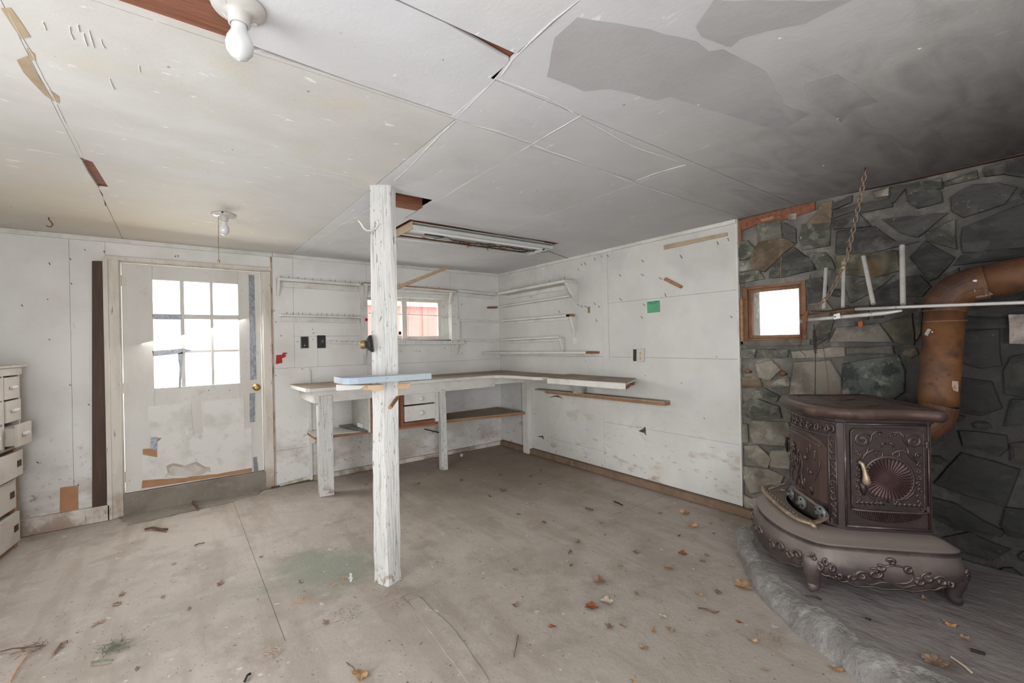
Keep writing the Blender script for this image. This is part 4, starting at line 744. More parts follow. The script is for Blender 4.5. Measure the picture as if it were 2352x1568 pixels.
# shelves on the right wall near the corner
def rshelf(label, p0, p1, dep, th, brk=None, cleat=None, m='white', name='wall_shelf'):
    A, B = rw(*p0, dep), rw(*p1, dep); A.y = min(A.y, YB-.001); t = thing(name, label, 'shelf', V(XR, (A.y+B.y)/2, min(A.z, B.z)))
    MB().board(A, B, (dep-.0005, 0, 0), th).build('shelf_board', m, t, bevel=.002)
    if cleat: MB().board(V(XR-.018, A.y-.03, A.z-th-.0005), V(XR-.018, B.y, B.z-th-.0005), (.0175, 0, 0), cleat).build('cleat', 'white', t, bevel=.003)
    if brk:
        w, h = brk; y = B.y-.02
        MB().prism([(XR-.001, y, B.z-th-.001), (XR-dep+.003, y, B.z-th-.001), (XR-.012, y, B.z-th-h), (XR-.001, y, B.z-th-h)], (0, w, 0)).build('bracket', 'white', t, bevel=.002)
    return t, A, B
t, A, B = rshelf('deep top corner shelf on the right wall, white, with a triangular bracket', (1143, 672), (1296, 642), .17, .026, (.03, .20), .045)
nail(B+V(.03, .03, 0), (-.3, 0, 1), .04, t); nail(B+V(.03, .25, 0), (-.3, 0, 1), .03, t)
t, A, B = rshelf('thin second white shelf on the right wall ending beside a nail', (1146, 703), (1307, 677), .055, .020)
MB().board(V(XR-.19, YB-.03, A.z-.006), V(XR-.05, YB-.03, A.z+.0), (0, .029, 0), .022).build('stub_end', 'redwood', t)
t, A, B = rshelf('third white shelf on the right wall with an orange-brown cut end', (1150, 735), (1308, 721.5), .07, .021, (.03, .22), .03)
MB().board(B+V(.0, -.003, .004), B+V(0, .05, .004), (.069, 0, 0), .028).build('cut_end', 'rawwood', t)
t, A, B = rshelf('fourth white shelf on the right wall, shorter, with a small bracket', (1150, 779), (1282, 771.5), .07, .021, (.025, .15), .03)
t, A, B = rshelf('lowest long white shelf in the corner with a splintered brown right end', (1135, 808.5), (1345, 807), .09, .022, None, .025)
MB().prism(rough_edge([B+V(0, -.001, 0), B+V(.06, -.07, .0), B+V(.089, -.10, 0), B+V(.089, -.001, 0)], .004, .02, 2), (0, 0, -.02)).build('splintered_end', 'redwood', t)
MB().board(V(XR-.30, YB-.10, A.z+.004), V(XR-.09, YB-.12, A.z+.002), (0, .1, 0), .016).build('loose_board', 'white', t)
bx = rw(1308, 775, .02)
# metal plate, outlet, paper, strips on the right wall
def rflat(name, px, d, m, label, cat, d0=0., bev=0., off=None):
    P = [rw(x, y, d) for x, y in px]; o = MB().prism(P, (d-d0, 0, 0)).build(name, m, None, bevel=bev, origin=P[0]); return tag(o, label, cat)
rflat('batten', [(1525, 563), (1669, 533.5), (1670, 541), (1525, 573)], .012, 'peel', 'long tan painted lath nailed high on the right wall', 'lath', bev=.001)
o = rflat('wood_strip', [(1524, 643), (1528, 637), (1566, 657), (1562, 662)], .02, 'rawwood', 'short brown wooden strip tilted on a nail on the right wall', 'strip', bev=.001)
gp = thing('paper_notice', 'small green paper notice pinned to the right wall', 'paper', rw(1500, 705, .0))
MB().prism([rw(x, y, .003) for x, y in ((1486, 693), (1515, 689.5), (1516, 716), (1487, 719))], (.0015, 0, 0)).build('sheet', 'greenpaper', gp)
for (a, b, c, d_) in ((1488, 1499, 694.4, 2), (1501, 1513, 692.4, 2), (1493, 1509, 697.6, 1.2)):
    for k in range(int((b-a)/2.2)):
        x = a+k*2.2; y = c-(x-a)*.12; MB().prism([rw(x, y, .0036), rw(x+1.6, y-.2, .0036), rw(x+1.6, y-.2+d_, .0036), rw(x, y+d_, .0036)], (.0004, 0, 0)).build('print_mark', 'greenink', gp)
ot = thing('outlet_box', 'white outlet with its cover swung beside the open grey metal box on the right wall', 'outlet', rw(1465, 817, 0))
for a in ((1452, 1454, 801, 829), (1462, 1464, 801, 829)): MB().prism([rw(a[0], a[2], .004), rw(a[1], a[2], .004), rw(a[1], a[3], .004), rw(a[0], a[3], .004)], (.003, 0, 0)).build('box_rim', 'trim', ot)
MB().prism([rw(1453.5, 802, .002), rw(1462.5, 802, .002), rw(1462.5, 829, .002), rw(1453.5, 829, .002)], (.001, 0, 0)).build('box_interior', 'black', ot)
MB().prism([rw(1463, 801, .012), rw(1479, 800, .012), rw(1479, 831, .012), rw(1464, 830, .012)], (.011, 0, 0)).build('cover_plate', M['outlet'], ot, bevel=.002)
for y in (808, 812, 819, 823): MB().prism([rw(1469, y, .0126), rw(1472, y, .0126), rw(1472, y+2, .0126), rw(1469, y+2, .0126)], (.0006, 0, 0)).build('slot', 'rawwood', ot)
rflat('metal_plate', [(1349.5, 705), (1353.5, 704), (1354, 718), (1350, 719)], .006, 'brassdull', 'tiny brass latch plate on the right wall beside the corner shelves', 'plate')
rflat('notch_patch', [(1315, 750), (1325, 755), (1325, 790), (1315, 790)], .001, 'white', 'bright unpainted mark on the right wall below the cut-end shelf', 'mark')
# torn paper flaps
for q, lab in (([(1258, 913), (1275, 908), (1282, 908), (1293, 916), (1283, 912), (1275, 911)], 'dark torn flap on the right wall just under the narrow raw ledge'),
    ([(1466, 989), (1476, 985), (1482, 979), (1484, 1000), (1479, 994), (1472, 992)], 'brown torn flap in the right wall beside the lower seam'),
    ([(1233, 1002), (1247, 1000), (1249, 1009), (1243, 1004)], 'small dark torn flap low on the right wall beside the white bench leg')):
    rflat('torn_flap', q, .003, 'stone2', lab, 'flap')
# nails
NR = [(1337, 610), (1346, 608), (1367, 598), (1383, 592), (1398, 589), (1330, 621), (1426, 635), (1478, 602), (1479, 633), (1567, 593), (1520, 641), (1650, 562), (1674, 553), (1428, 690), (1530, 681), (1482, 702), (1476, 731), (1330, 702), (1338, 706), (1348, 706), (1368, 700), (1378, 706), (1372, 738), (1682, 729), (1647, 820), (1398, 817), (1346, 830), (1618, 962), (1566, 880), (1483, 863), (1286, 718), (1222, 683)]
for x, y in NR: nail(rw(x, y), (-1, 0, 0), .034 if y < 760 else .012, wall_right, .8, .0019)
NB = [(196, 575), (110, 688), (115, 608), (163, 597), (165, 653), (240, 580), (402, 590), (410, 590), (115, 780), (52, 703), (480, 898), (526, 897), (633, 740), (645, 772), (629, 715), (693, 848), (718, 757), (719, 766), (632, 863), (838, 694), (841, 702), (962, 808), (1020, 800), (920, 807), (1060, 812), (955, 807), (1060, 700), (205, 930), (163, 885), (88, 1063), (180, 1115), (682, 785), (718, 780)]
for x, y in NB: nail(bk(x, y), (0, -1, 0), .022, wall_back, .5, .0022)
for f in range(12): nail(bk(920+f*12, 786, .06), (0, -1, 0), .014, window_1, .6)
for x, y in ((1040, 690), (1045, 702), (1041, 727), (1052, 730), (1046, 745), (1033, 680), (1010, 677), (930, 667)): nail(bk(x, y, .02), (0, -1, 0), .018, window_1)

# ================================================================== THINGS ON THE BACK WALL
def bflat(name, px, d, m, label, cat, bev=0.):
    P = [bk(x, y, d) for x, y in px]; o = MB().prism(P, (0, d, 0)).build(name, m, None, bevel=bev, origin=P[0]); return tag(o, label, cat)
A, B = bk(211, 599, .03), bk(243, 1167, .03)
tag(MB().prism([bk(211, 599, .028), bk(243, 599.5, .028), bk(244, 1167, .028), bk(211.5, 1171, .028)], (0, .026, 0)).build('leaning_board', 'darkwood', None, bevel=.002, origin=bk(228, 1168, .015)), 'tall dark brown board standing against the back wall left of the door', 'board')
bflat('patch_board', [(138, 1120), (179, 1115), (180, 1178), (137, 1185)], .006, 'fibre', 'small brown fibreboard patch low on the wall above the baseboard', 'patch')
ob = thing('outlet_box', 'black open electrical box, the left one of two beside the door', 'outlet', bk(699, 785))
MB().box(bk(690, 785).x, bk(692, 785).x, YB-.006, YB-.0005, bk(690, 799).z, bk(690, 773).z).box(bk(707.5, 785).x, bk(709, 785).x, YB-.006, YB-.0005, bk(690, 799).z, bk(690, 773).z).box(bk(690, 785).x, bk(709, 785).x, YB-.006, YB-.0005, bk(690, 800).z, bk(690, 798.5).z).build('rim', 'greymetal', ob)
MB().box(bk(692, 785).x, bk(707.5, 785).x, YB-.004, YB-.0005, bk(690, 798.5).z, bk(690, 773).z).build('interior', 'black', ob)
MB().lathe([(.006, 0), (.004, -.003), (0, -.003)], bk(700, 793, .004), (0, 1, 0), 8).build('screw', 'bulb', ob)
ob = thing('outlet_box', 'black cover plate with a worn pale centre, the right one of two beside the door', 'outlet', bk(738, 784))
MB().box(bk(728, 785).x, bk(747.5, 785).x, YB-.01, YB-.0005, bk(738, 799).z, bk(738, 770).z).build('cover_plate', 'black', ob, bevel=.002)
MB().lathe([(.014, -.0104), (.013, -.0115), (0, -.0115)], bk(740, 784), (0, 1, 0), 12).build('worn_centre', mat('worn_black', '#55524f', [ly('#8d8a86', 60, .55, .6, .9)], .7), ob)
sw_ = thing('red_holder', 'red plastic bracket scrap on the back wall just right of the door', 'holder', bk(645, 825))
MB().prism([bk(x, y, .006) for x, y in ((634.5, 815.5), (648, 814.5), (648, 822), (648.5, 833), (634, 836))], (0, .0055, 0)).build('plate', 'red', sw_, bevel=.001)
MB().prism([bk(x, y, .02) for x, y in ((648, 816), (650, 812), (649.5, 810), (659, 810), (659, 812), (654, 812.5), (656, 816), (655, 820), (648, 822))], (0, .0195, 0)).build('arm', 'red', sw_, bevel=.001)
MB().prism([bk(x, y, .003) for x, y in ((631.5, 814), (634, 815.5), (633.5, 836), (631, 836.5))], (0, .0025, 0)).build('paper_edge', 'white', sw_)
tag(MB().lathe([(0, 0), (.015, -.001), (.016, -.006), (.010, -.012), (0, -.013)], bk(841.5, 734, .021), (0, 1, 0), 14).build('red_button', 'red', None, origin=bk(841.5, 734)), 'round red plastic knob on the casing left of the post', 'knob')

# ================================================================== CEILING FIXTURES
def lamp(P, label, r, chain=False, tilt=V(0, 0, -1)):
    t = thing('ceiling_light', label, 'ceiling light', P)
    MB().lathe([(r, 0), (r, .006), (r*.93, .012), (r*.62, .018), (.026, .022), (.024, .046), (.019, .048), (.018, .040), (0, .04)], P, (0, 0, -1), 32).build('porcelain_base', 'porc', t, smooth=True)
    for k in (0, 1):
        a = .6+k*math.pi; q = P+V(math.cos(a)*r*.72, math.sin(a)*r*.72, -.016); MB().lathe([(.008, 0), (.007, .003), (0, .003)], q, (0, 0, -1), 10).build('screw', 'bulb', t)
    MB().lathe([(.0175, .036), (.0175, .048), (.0175, .054), (.020, .066), (.029, .083), (.0315, .098), (.029, .114), (.019, .128), (.006, .134), (0, .135)], P, tilt, 28).build('bulb', 'bulb', t, smooth=True)
    return t
L1 = V(.140, 1.300, H-.0); lamp(L1, 'porcelain ceiling light with a white bulb nearest the camera, beside the exposed wood', .061)
L2 = V(.258, 3.40, H-.0); t = lamp(L2, 'porcelain ceiling light with a small bulb and pull chain in front of the door', .070)
MB().tube([L2+V(-.03, -.01, -.02), L2+V(-.032, -.012, -.15), L2+V(-.032, -.012, -.30)], .0014, 5).build('pull_chain', 'brassdull', t)
MB().lathe([(.0, 0), (.007, .004), (.008, .012), (.004, .018), (0, .02)], L2+V(-.032, -.012, -.295), (0, 0, -1), 10).build('chain_bob', 'brass', t, smooth=True)
MB().tube([L2+V(-.01, -.02, -.004), L2+V(-.012, -.075, -.004)], .006, 6).build('bent_nail', 'darkiron', t)
hk = MB().tube([cl(112, 499), cl(112, 499)+V(0, 0, -.015), cl(112, 499)+V(.012, 0, -.03), cl(112, 499)+V(.018, 0, -.045), cl(112, 499)+V(.006, 0, -.062), cl(112, 499)+V(-.012, 0, -.055)], .0035, 8)
tag(hk.build('ceiling_hook', 'rustiron', None, smooth=True, origin=cl(112, 499)), 'rusty screw hook in the ceiling above the left wall', 'hook')
# fluorescent fixture
fx_ = thing('fluorescent_fixture', 'open white fluorescent strip fixture with two tubes and loose wires, let into the ceiling', 'ceiling light', (2.0, 3.1, H-.06))
fz = 2.106
q0, q1, q2, q3 = fl(949, 517, fz), fl(1252, 573, fz), fl(1207, 590, fz), fl(913, 546, fz)
X0, X1, YA, YC = q0.x+.0, (q1.x+q2.x)/2, (q0.y+q1.y)/2, (q2.y+q3.y)/2
X0 = (q0.x+q3.x)/2
ft = fz+.024
MB().box(X0, X1, YA, YC, fz+.038, fz+.042).build('tray', 'fixture', fx_)
for y in (YA, YC-.006): MB().box(X0, X1, y, y+.006, fz, ft).build('side_rail', 'fixture', fx_, bevel=.002)
MB().box(X0, X1, YA+.006, YA+.03, fz+.0, fz+.008).build('side_rail', 'fixture', fx_); MB().box(X0, X1, YC-.03, YC-.006, fz, fz+.008).build('side_rail', 'fixture', fx_)
MB().box(X0-.006, X0, YA, YC, fz-.008, H+.004).build('end_plate', 'peel', fx_, bevel=.001); MB().box(X1, X1+.006, YA, YC, fz, ft).build('end_plate', 'fixture', fx_, bevel=.001)
for y in (YA+.05, YA+.115):
    tb = MB().tube([V(X0+.03, y, fz+.020), V(X1-.03, y, fz+.020)], .016, 16).build('tube', 'tube', fx_, smooth=False)
    for x in (X0+.008, X1-.022): MB().tube([V(x, y, fz+.020), V(x+.014, y, fz+.020)], .018, 12).build('tube_holder', 'greencap', fx_)
MB().box(X0+.2, X0+.36, YA+.20, YA+.23, fz+.02, fz+.036).build('ballast', 'darkiron', fx_, bevel=.004)
rw_ = random.Random(3)
for i in range(9):
    xa = X0+.2+i*.12; P = [V(xa+.05*k*rw_.uniform(1, 2.4), YA+.30+rw_.uniform(-.08, .03), fz+.025+rw_.uniform(-.018, .008)) for k in range(7)]
    MB().tube(P, .0025, 5).build('wire', 'wire' if i % 3 else 'rustiron', fx_)
for x in (X0+.62, X0+.82): MB().lathe([(.0, 0), (.008, .002), (.005, .02), (0, .02)], V(x, YA+.28, fz), (.3, .2, -1), 8).build('wire_nut', 'brassdull', fx_)

# ================================================================== CHESTS BY THE LEFT WALL
ang = math.radians(82.4)   # direction of the drawer fronts (towards the back wall)
e1 = V(math.cos(ang), math.sin(ang), 0); n1 = V(e1.y, -e1.x, 0)    # n1 points into the room
def chest_pt(s, d, z, O): return O+e1*s+n1*d+V(0, 0, z)
def cbox(mb, O, s0, s1, d0, d1, z0, z1):
    return mb.hexa([chest_pt(s0, d0, z0, O), chest_pt(s1, d0, z0, O), chest_pt(s1, d1, z0, O), chest_pt(s0, d1, z0, O), chest_pt(s0, d0, z1, O), chest_pt(s1, d0, z1, O), chest_pt(s1, d1, z1, O), chest_pt(s0, d1, z1, O)])
OC = V(-.865, 4.36, 0)     # far front corner at the floor
lc = thing('drawer_chest', 'large worn cream drawer chest standing on the floor at the left edge', 'chest', OC)
fr = MB(); cbox(fr, OC, -1.0, 0, -.42, -.40, 0, .66); cbox(fr, OC, -1.0, -.98, -.40, 0, 0, .66); cbox(fr, OC, -.03, 0, -.40, 0, 0, .66); cbox(fr, OC, -.98, -.03, -.40, -.01, .0, .02); fr.build('carcass', 'rawwood', lc)
cbox(MB(), OC, -.035, .0, -.03, .004, 0, .66).build('corner_post', 'rawwood', lc, bevel=.002)
cbox(MB(), OC, -1.02, .015, -.43, .02, .66, .675).build('top', 'cab', lc, bevel=.003)
for (z0, z1, out) in ((.05, .245, .03), (.27, .46, .015), (.485, .648, .05)):
    d_ = MB(); cbox(d_, OC, -.95, -.045, out-.018, out, z0, z1); cbox(d_, OC, -.93, -.06, -.36, out-.018, z0+.01, z1-.02); d_ = d_.build('drawer', 'cab', lc, bevel=.002)
    h_ = MB(); zc = (z0+z1)/2; cbox(h_, OC, -.125, -.075, out, out+.004, zc-.02, zc+.02); h_.build('finger_hole', 'darkwood', d_)
OU = OC+n1*.03+e1*(-.01)
uc = thing('small_drawer_cabinet', 'small cream cabinet with three little drawers standing on the big chest', 'cabinet', chest_pt(0, 0, .676, OU))
u_ = MB(); cbox(u_, OU, -.9, 0, -.30, -.285, .677, 1.19); cbox(u_, OU, -.02, 0, -.285, 0, .677, 1.19); cbox(u_, OU, -.9, -.88, -.285, 0, .677, 1.19); cbox(u_, OU, -.246, -.226, -.285, .004, .677, 1.19); u_.build('carcass', 'cab', uc)
cbox(MB(), OU, -.93, .03, -.32, .03, 1.19, 1.205).build('top', 'cab', uc, bevel=.003); cbox(MB(), OU, -.9, 0, -.28, .012, 1.14, 1.19).build('cornice', 'cab', uc, bevel=.003)
for (z0, z1, out) in ((.99, 1.13, .006), (.845, .98, .012), (.69, .83, .06)):
    for (s0, s1) in ((-.222, -.022), (-.46, -.25), (-.69, -.47)):
        oo = out if s0 > -.23 else .006
        d_ = MB(); cbox(d_, OU, s0, s1, oo-.014, oo, z0, z1); cbox(d_, OU, s0+.01, s1-.01, -.26, oo-.014, z0+.008, z1-.02); d_ = d_.build('drawer', 'cab', uc, bevel=.0015)
        zc = (z0+z1)/2; h_ = MB(); sm = (s0+s1)/2; cbox(h_, OU, sm-.035, sm+.035, oo, oo+.018, zc-.004, zc+.014); h_.build('pull', 'white', d_, bevel=.004)

# ================================================================== HEARTH
tp = [fl(*p, .1) for p in ((1697, 1205), (1704, 1253), (1736, 1310), (1790, 1350), (1856, 1396), (1931, 1454), (1977, 1494))]+[V(2.03, .45, .1), V(2.04, .2, .1), V(2.10, -.3, .1), V(2.2, -1.0, .1)]
bt = [fl(*p, 0) for p in ((1693, 1222), (1697, 1272), (1740, 1355), (1775, 1402), (1826, 1450), (1914, 1519), (1960, 1560))]+[V(1.985, .44, 0), V(1.99, .2, 0), V(2.05, -.3, 0), V(2.15, -1.0, 0)]
def dens(L, k=8): return [L[i].lerp(L[i+1], j/k) for i in range(len(L)-1) for j in range(k)]+[L[-1]]
tp, bt = dens(tp), dens(bt); n = len(tp); vs = []
for i in range(n):
    d = (bt[i]-tp[i]); a = tp[i]; nn = lambda p, s: noise.noise_vector(p*9+V(s, 0, 0))*.012
    w_ = V(XR, .9, 0); inn = (w_-V(a.x, a.y, 0)).normalized(); nn2 = lambda p, s, k=.018: V(*(noise.noise_vector(p*7+V(s, 0, 0))*k+noise.noise_vector(p*19+V(s, 0, 3))*k*.6))
    vs += [bt[i]+V(0, 0, -.01)+nn2(bt[i], 1), bt[i].lerp(a, .25)-inn*.012+nn2(bt[i], 3), bt[i].lerp(a, .6)-inn*.010+nn2(a, 5), a+V(0, 0, -.014)-inn*.004+nn2(a, 7), a+inn*.03+V(0, 0, -.004)+nn2(a, 9, .012), a+inn*.075+V(0, 0, .0005)+V(nn2(a, 11).x, nn2(a, 11).y, 0)]
he = thing('hearth', 'raised curved stone hearth with a pale mortar edge under the iron stove', 'hearth', (2.7, .6, 0))
MB().add(vs, [(i*6+k, i*6+k+1, (i+1)*6+k+1, (i+1)*6+k) for i in range(n-1) for k in range(5)]).build('mortar_edge', 'hearthside', he, smooth=True)
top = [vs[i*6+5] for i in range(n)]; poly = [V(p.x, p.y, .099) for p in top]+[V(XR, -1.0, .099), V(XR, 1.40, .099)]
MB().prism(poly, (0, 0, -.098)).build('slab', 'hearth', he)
# ================================================================== STOVE
SA = V(2.3044, .8204, .1); su = V(.64276, -.76607, 0); sv = V(.76607, .64276, 0)
def sp_(s, t, z): return SA+su*s+sv*t+V(0, 0, z-.1)
stove = thing('wood_stove', 'ornate dark cast iron parlour stove with curved legs standing on the stone hearth', 'stove', sp_(.33, .35, .1))
def smooth_closed(P, k=6):
    out = []; n = len(P)
    for i in range(n):
        p0, p1, p2, p3 = [Vector(P[(i+j) % n]) for j in (-1, 0, 1, 2)]
        for j in range(k):
            t = j/k; out.append(.5*((2*p1)+(-p0+p2)*t+(2*p0-5*p1+4*p2-p3)*t*t+(-p0+3*p1-3*p2+p3)*t*t*t))
    return out
def loft(rings, name, m, parent, smooth=False, caps=True):
    n = len(rings[0]); vs = [p for r in rings for p in r]; k = len(rings)
    fs = [(i*n+j, i*n+(j+1) % n, (i+1)*n+(j+1) % n, (i+1)*n+j) for i in range(k-1) for j in range(n)]
    if caps: fs += [tuple(range(n)), tuple(range((k-1)*n, k*n))[::-1]]
    return MB().add(vs, fs).build(name, m, parent, smooth=smooth)
body_plan = [(.545, .10), (.197, .10), (.172, .112), (.150, .14), (.118, .22), (.102, .30), (.098, .38), (.104, .46), (.125, .53), (.150, .57), (.197, .60), (.545, .60)]
def offs(plan, d, c=(.35, .35)):
    out = []
    n = len(plan)
    for i, (x, y) in enumerate(plan):
        a = Vector(plan[i-1]); b = Vector(plan[(i+1) % n]); tdir = (b-a).normalized(); nn = Vector((tdir.y, -tdir.x))
        if nn.dot(Vector((x-c[0], y-c[1]))) < 0: nn = -nn
        out.append((x+nn.x*d, y+nn.y*d))
    return out
def ringz(plan, z): return [sp_(s, t, z) for s, t in plan]
loft([ringz(offs(body_plan, d), z) for d, z in ((.012, .372), (.012, .384), (0, .388), (0, .875), (.010, .880), (.012, .893), (.0, .905))], 'body', 'cast', stove)
top_plan = smooth_closed([V(a, b, 0) for a, b in [(.575, .05), (.45, .05), (.30, .05), (.19, .055), (.115, .10), (.062, .20), (.045, .32), (.046, .42), (.066, .52), (.115, .61), (.19, .65), (.38, .65), (.575, .65)]], 4)
top_plan = [(p.x, p.y) for p in top_plan]
loft([ringz(offs(top_plan, d), z) for d, z in ((-.045, .897), (-.012, .898), (.0, .908), (.004, .922), (.002, .936), (-.006, .945), (-.018, .948), (-.030, .9475))], 'top_plate', 'casttop', stove, True)
for d in (.045, .065, .085):
    pl_ = offs(top_plan, -d); P = ringz(pl_, .9485); MB().tube(P+[P[0]], .0018, 5, False).build('top_bead', 'casttop', stove)
for (s, t) in ((.32, .24), (.32, .46)):
    MB().lathe([(.085, 0), (.085, .003), (.078, .004), (.075, .002), (0, .002)], sp_(s, t, .948), n=28).build('lid', 'casttop', stove)
# base skirt
sk = [V(a, b, 0) for a, b in [(.575, .012), (.52, .0), (.40, -.004), (.25, -.004), (.12, .0), (.055, .012), (.005, .06), (-.045, .15), (-.075, .26), (-.082, .37), (-.072, .48), (-.045, .58), (.0, .65), (.06, .69), (.15, .70), (.40, .70), (.54, .70), (.59, .68), (.61, .60), (.62, .35), (.61, .10), (.605, .04)]]
skp = [(p.x, p.y) for p in smooth_closed(sk, 4)]; n = len(skp)
body_in = []
for x, y in skp: body_in.append((.34+(x-.34)*.66, .35+(y-.35)*.70))
rings = [ringz(body_in, .376), ringz(offs(skp, -.055), .372), ringz(offs(skp, -.03), .358), ringz(offs(skp, -.012), .345)]
for d, z in ((.0, .342), (.006, .337), (.004, .330), (-.002, .326), (.004, .31), (.016, .285), (.026, .255), (.028, .225)): rings.append(ringz(offs(skp, d), z))
def edge_z(i):
    x, y = skp[i]; near = min(math.hypot(x-a, y-b) for a, b in ((0.03, 0.03), (.03, .67), (.58, .03), (.58, .67)))
    return .165+.045*max(0, 1-near/.16)+.004*math.sin(i*2.2)
pl_ = offs(skp, .018); rings.append([sp_(pl_[i][0], pl_[i][1], edge_z(i)+.012) for i in range(n)])
pl_ = offs(skp, .008); rings.append([sp_(pl_[i][0], pl_[i][1], edge_z(i)) for i in range(n)])
pl_ = offs(skp, -.012); rings.append([sp_(pl_[i][0], pl_[i][1], edge_z(i)+.004) for i in range(n)])
rings.append(ringz(offs(skp, -.03), .30))
loft(rings, 'base_skirt', 'castdust', stove, True, False)
pl_ = offs(skp, .008); P = [sp_(pl_[i][0], pl_[i][1], edge_z(i)) for i in range(n)]; MB().tube(P+[P[0]], .005, 6, False).build('skirt_bead', 'relief', stove, smooth=True)
# legs
for (a, b, oa, ob_) in ((.035, .035, -.7, -.7), (.575, .035, .75, -.66), (.03, .665, -.75, .66), (.575, .665, .7, .7)):
    s = lambda k, z: sp_(a+oa*k, b+ob_*k, z)
    pth = [s(-.015, .27), s(.004, .24), s(.010, .215), s(.010, .19), s(.004, .165), s(.002, .145), s(.006, .132), s(.016, .124), s(.030, .112)]
    lg_ = MB().tube(pth, [.042, .046, .042, .035, .030, .028, .0265, .023, .010], 12, True).build('leg', 'castdust', stove, smooth=True)
# relief scrollwork helpers: (a,b) -> 3D on a face
def spiral(cx, cy, r0, r1, th0, turns, k=16):
    return [(cx+(r0+(r1-r0)*i/k)*math.cos(th0+turns*6.283*i/k), cy+(r0+(r1-r0)*i/k)*math.sin(th0+turns*6.283*i/k)) for i in range(k+1)]
def relief(mb, pts, f, r, taper=True):
    k = len(pts); mb.tube([f(a, b) for a, b in pts], [r*(.45+.75*math.sin(math.pi*min(1, (i+1)/k))) if taper else r for i in range(k)], 6)
def blob(mb, a, b, r, f, nrm): mb.lathe([(r, 0), (r*.8, r*.5), (r*.4, r*.75), (0, r*.8)], f(a, b), nrm, 8)
# side door (facing the camera): local a = s, b = z
TF = .10
fS = lambda a, b, d=.0: sp_(a, TF-d, b)
nS = -sv
def rrect(x0, x1, y0, y1, r, k=5):
    o = []
    for cx, cy, a0 in ((x1-r, y1-r, 0), (x0+r, y1-r, 90), (x0+r, y0+r, 180), (x1-r, y0+r, 270)):
        o += [(cx+r*math.cos(math.radians(a0+90*i/k)), cy+r*math.sin(math.radians(a0+90*i/k))) for i in range(k+1)]
    return o
fr = MB()
for a in ((.200, .206, .39, .90), (.532, .538, .39, .90)): fr.tube([fS(a[0], a[2], .004), fS(a[0], a[3], .004)], .005, 6)
fr.tube([fS(.20, .392, .006), fS(.54, .392, .006)], .006, 6).tube([fS(.20, .872, .004), fS(.54, .872, .004)], .005, 6); fr.build('side_frame', 'relief', stove, smooth=True)
RR = rrect(.222, .510, .478, .850, .02)
sd = MB().prism([fS(a, b, .001) for a, b in RR], nS*.009).build('side_door', 'cast', stove)
mb = MB(); P = [fS(a, b, .011) for a, b in RR]; mb.tube(P+[P[0]], .003, 6, False)
CXs, CZs, RS = .368, .622, .098
d = .012
fD = lambda a, b: fS(a, b, .0115)
for sg in (-1, 1):
    X = lambda v: CXs+sg*v
    def T(pts): return [(CXs+sg*(p[0]-CXs), p[1]) for p in pts]
    relief(mb, T(spiral(CXs+.100, .800, .036, .004, 2.6, -1.6, 26)), fD, .0045); relief(mb, T(spiral(CXs+.100, .800, .026, .004, .6, -1.0, 16)), fD, .004)
    relief(mb, T([(CXs+.075, .77), (CXs+.082, .745), (CXs+.10, .715), (CXs+.115, .70)]), fD, .005)
    relief(mb, T([(CXs+.02, .835), (CXs+.045, .842), (CXs+.062, .825), (CXs+.066, .80), (CXs+.08, .775)]), fD, .0045)
    blob(mb, X(.03), .828, .007, fD, nS); blob(mb, X(.012), .818, .006, fD, nS)
    relief(mb, T([(CXs+.11, .71), (CXs+.085, .74), (CXs+.055, .757), (CXs+.028, .748), (CXs+.018, .735)]), fD, .005)
    relief(mb, T(spiral(CXs+.03, .738, .020, .004, 1.2, -1.2, 14)), fD, .004)
    relief(mb, T([(CXs+.006, .785), (CXs+.018, .788), (CXs+.026, .778), (CXs+.022, .768)]), fD, .0045)
    relief(mb, T(spiral(CXs+.118, .735, .015, .003, 0, 1.2, 12)), fD, .0035); blob(mb, X(.118), .735, .006, fD, nS); blob(mb, X(.12), .705, .005, fD, nS)
    for k in range(7):
        zc = .69-k*.028; relief(mb, T(spiral(CXs+.122-.004*(k % 2), zc, .011, .003, 1.0+k, 1.1*(-1)**k, 10)), fD, .0034)
    for k in range(6): 
        aa = CXs+.018+k*.019; relief(mb, T([(aa, .500), (aa+.008, .512), (aa+.018, .508), (aa+.016, .498)]), fD, .0042)
    relief(mb, T([(CXs+.0, .515), (CXs+.015, .532), (CXs+.04, .528), (CXs+.07, .535), (CXs+.095, .56), (CXs+.108, .59)]), fD, .0045)
    relief(mb, T(spiral(CXs+.04, .515, .013, .003, 0, 1.2, 12)), fD, .0035)
mb.build('scrollwork', 'relief', sd, smooth=True)
# sunburst dish with fluted rays
vs = [fD(CXs, CZs)+nS*(.004)]; fs = []; NR_ = 72
for i in range(NR_):
    a = 6.283*i/NR_; f_ = .0035 if i % 2 else -.0005
    for q, h in ((.35, .003), (.62, .002+f_*.7), (.9, .003+f_), (1.0, .004)): vs.append(fD(CXs+RS*q*math.cos(a), CZs+RS*q*math.sin(a))+nS*h)
for i in range(NR_):
    j = (i+1) % NR_; fs.append((0, 1+4*i, 1+4*j))
    for k in range(3): fs.append((1+4*i+k, 2+4*i+k, 2+4*j+k, 1+4*j+k))
MB().add(vs, fs).build('sunburst', mat('stove_sunburst_iron', '#432d2d', [ly('#3a2626', 9, .45, .65, .6)], .38, .5, spec=.7), sd)
P = [fD(CXs+RS*1.03*math.cos(6.283*i/40), CZs+RS*1.03*math.sin(6.283*i/40)) for i in range(41)]
MB().tube(P, [.0055+.0025*math.sin(6.283*i/40) for i in range(41)], 8, False).build('rim', 'relief', sd, smooth=True)
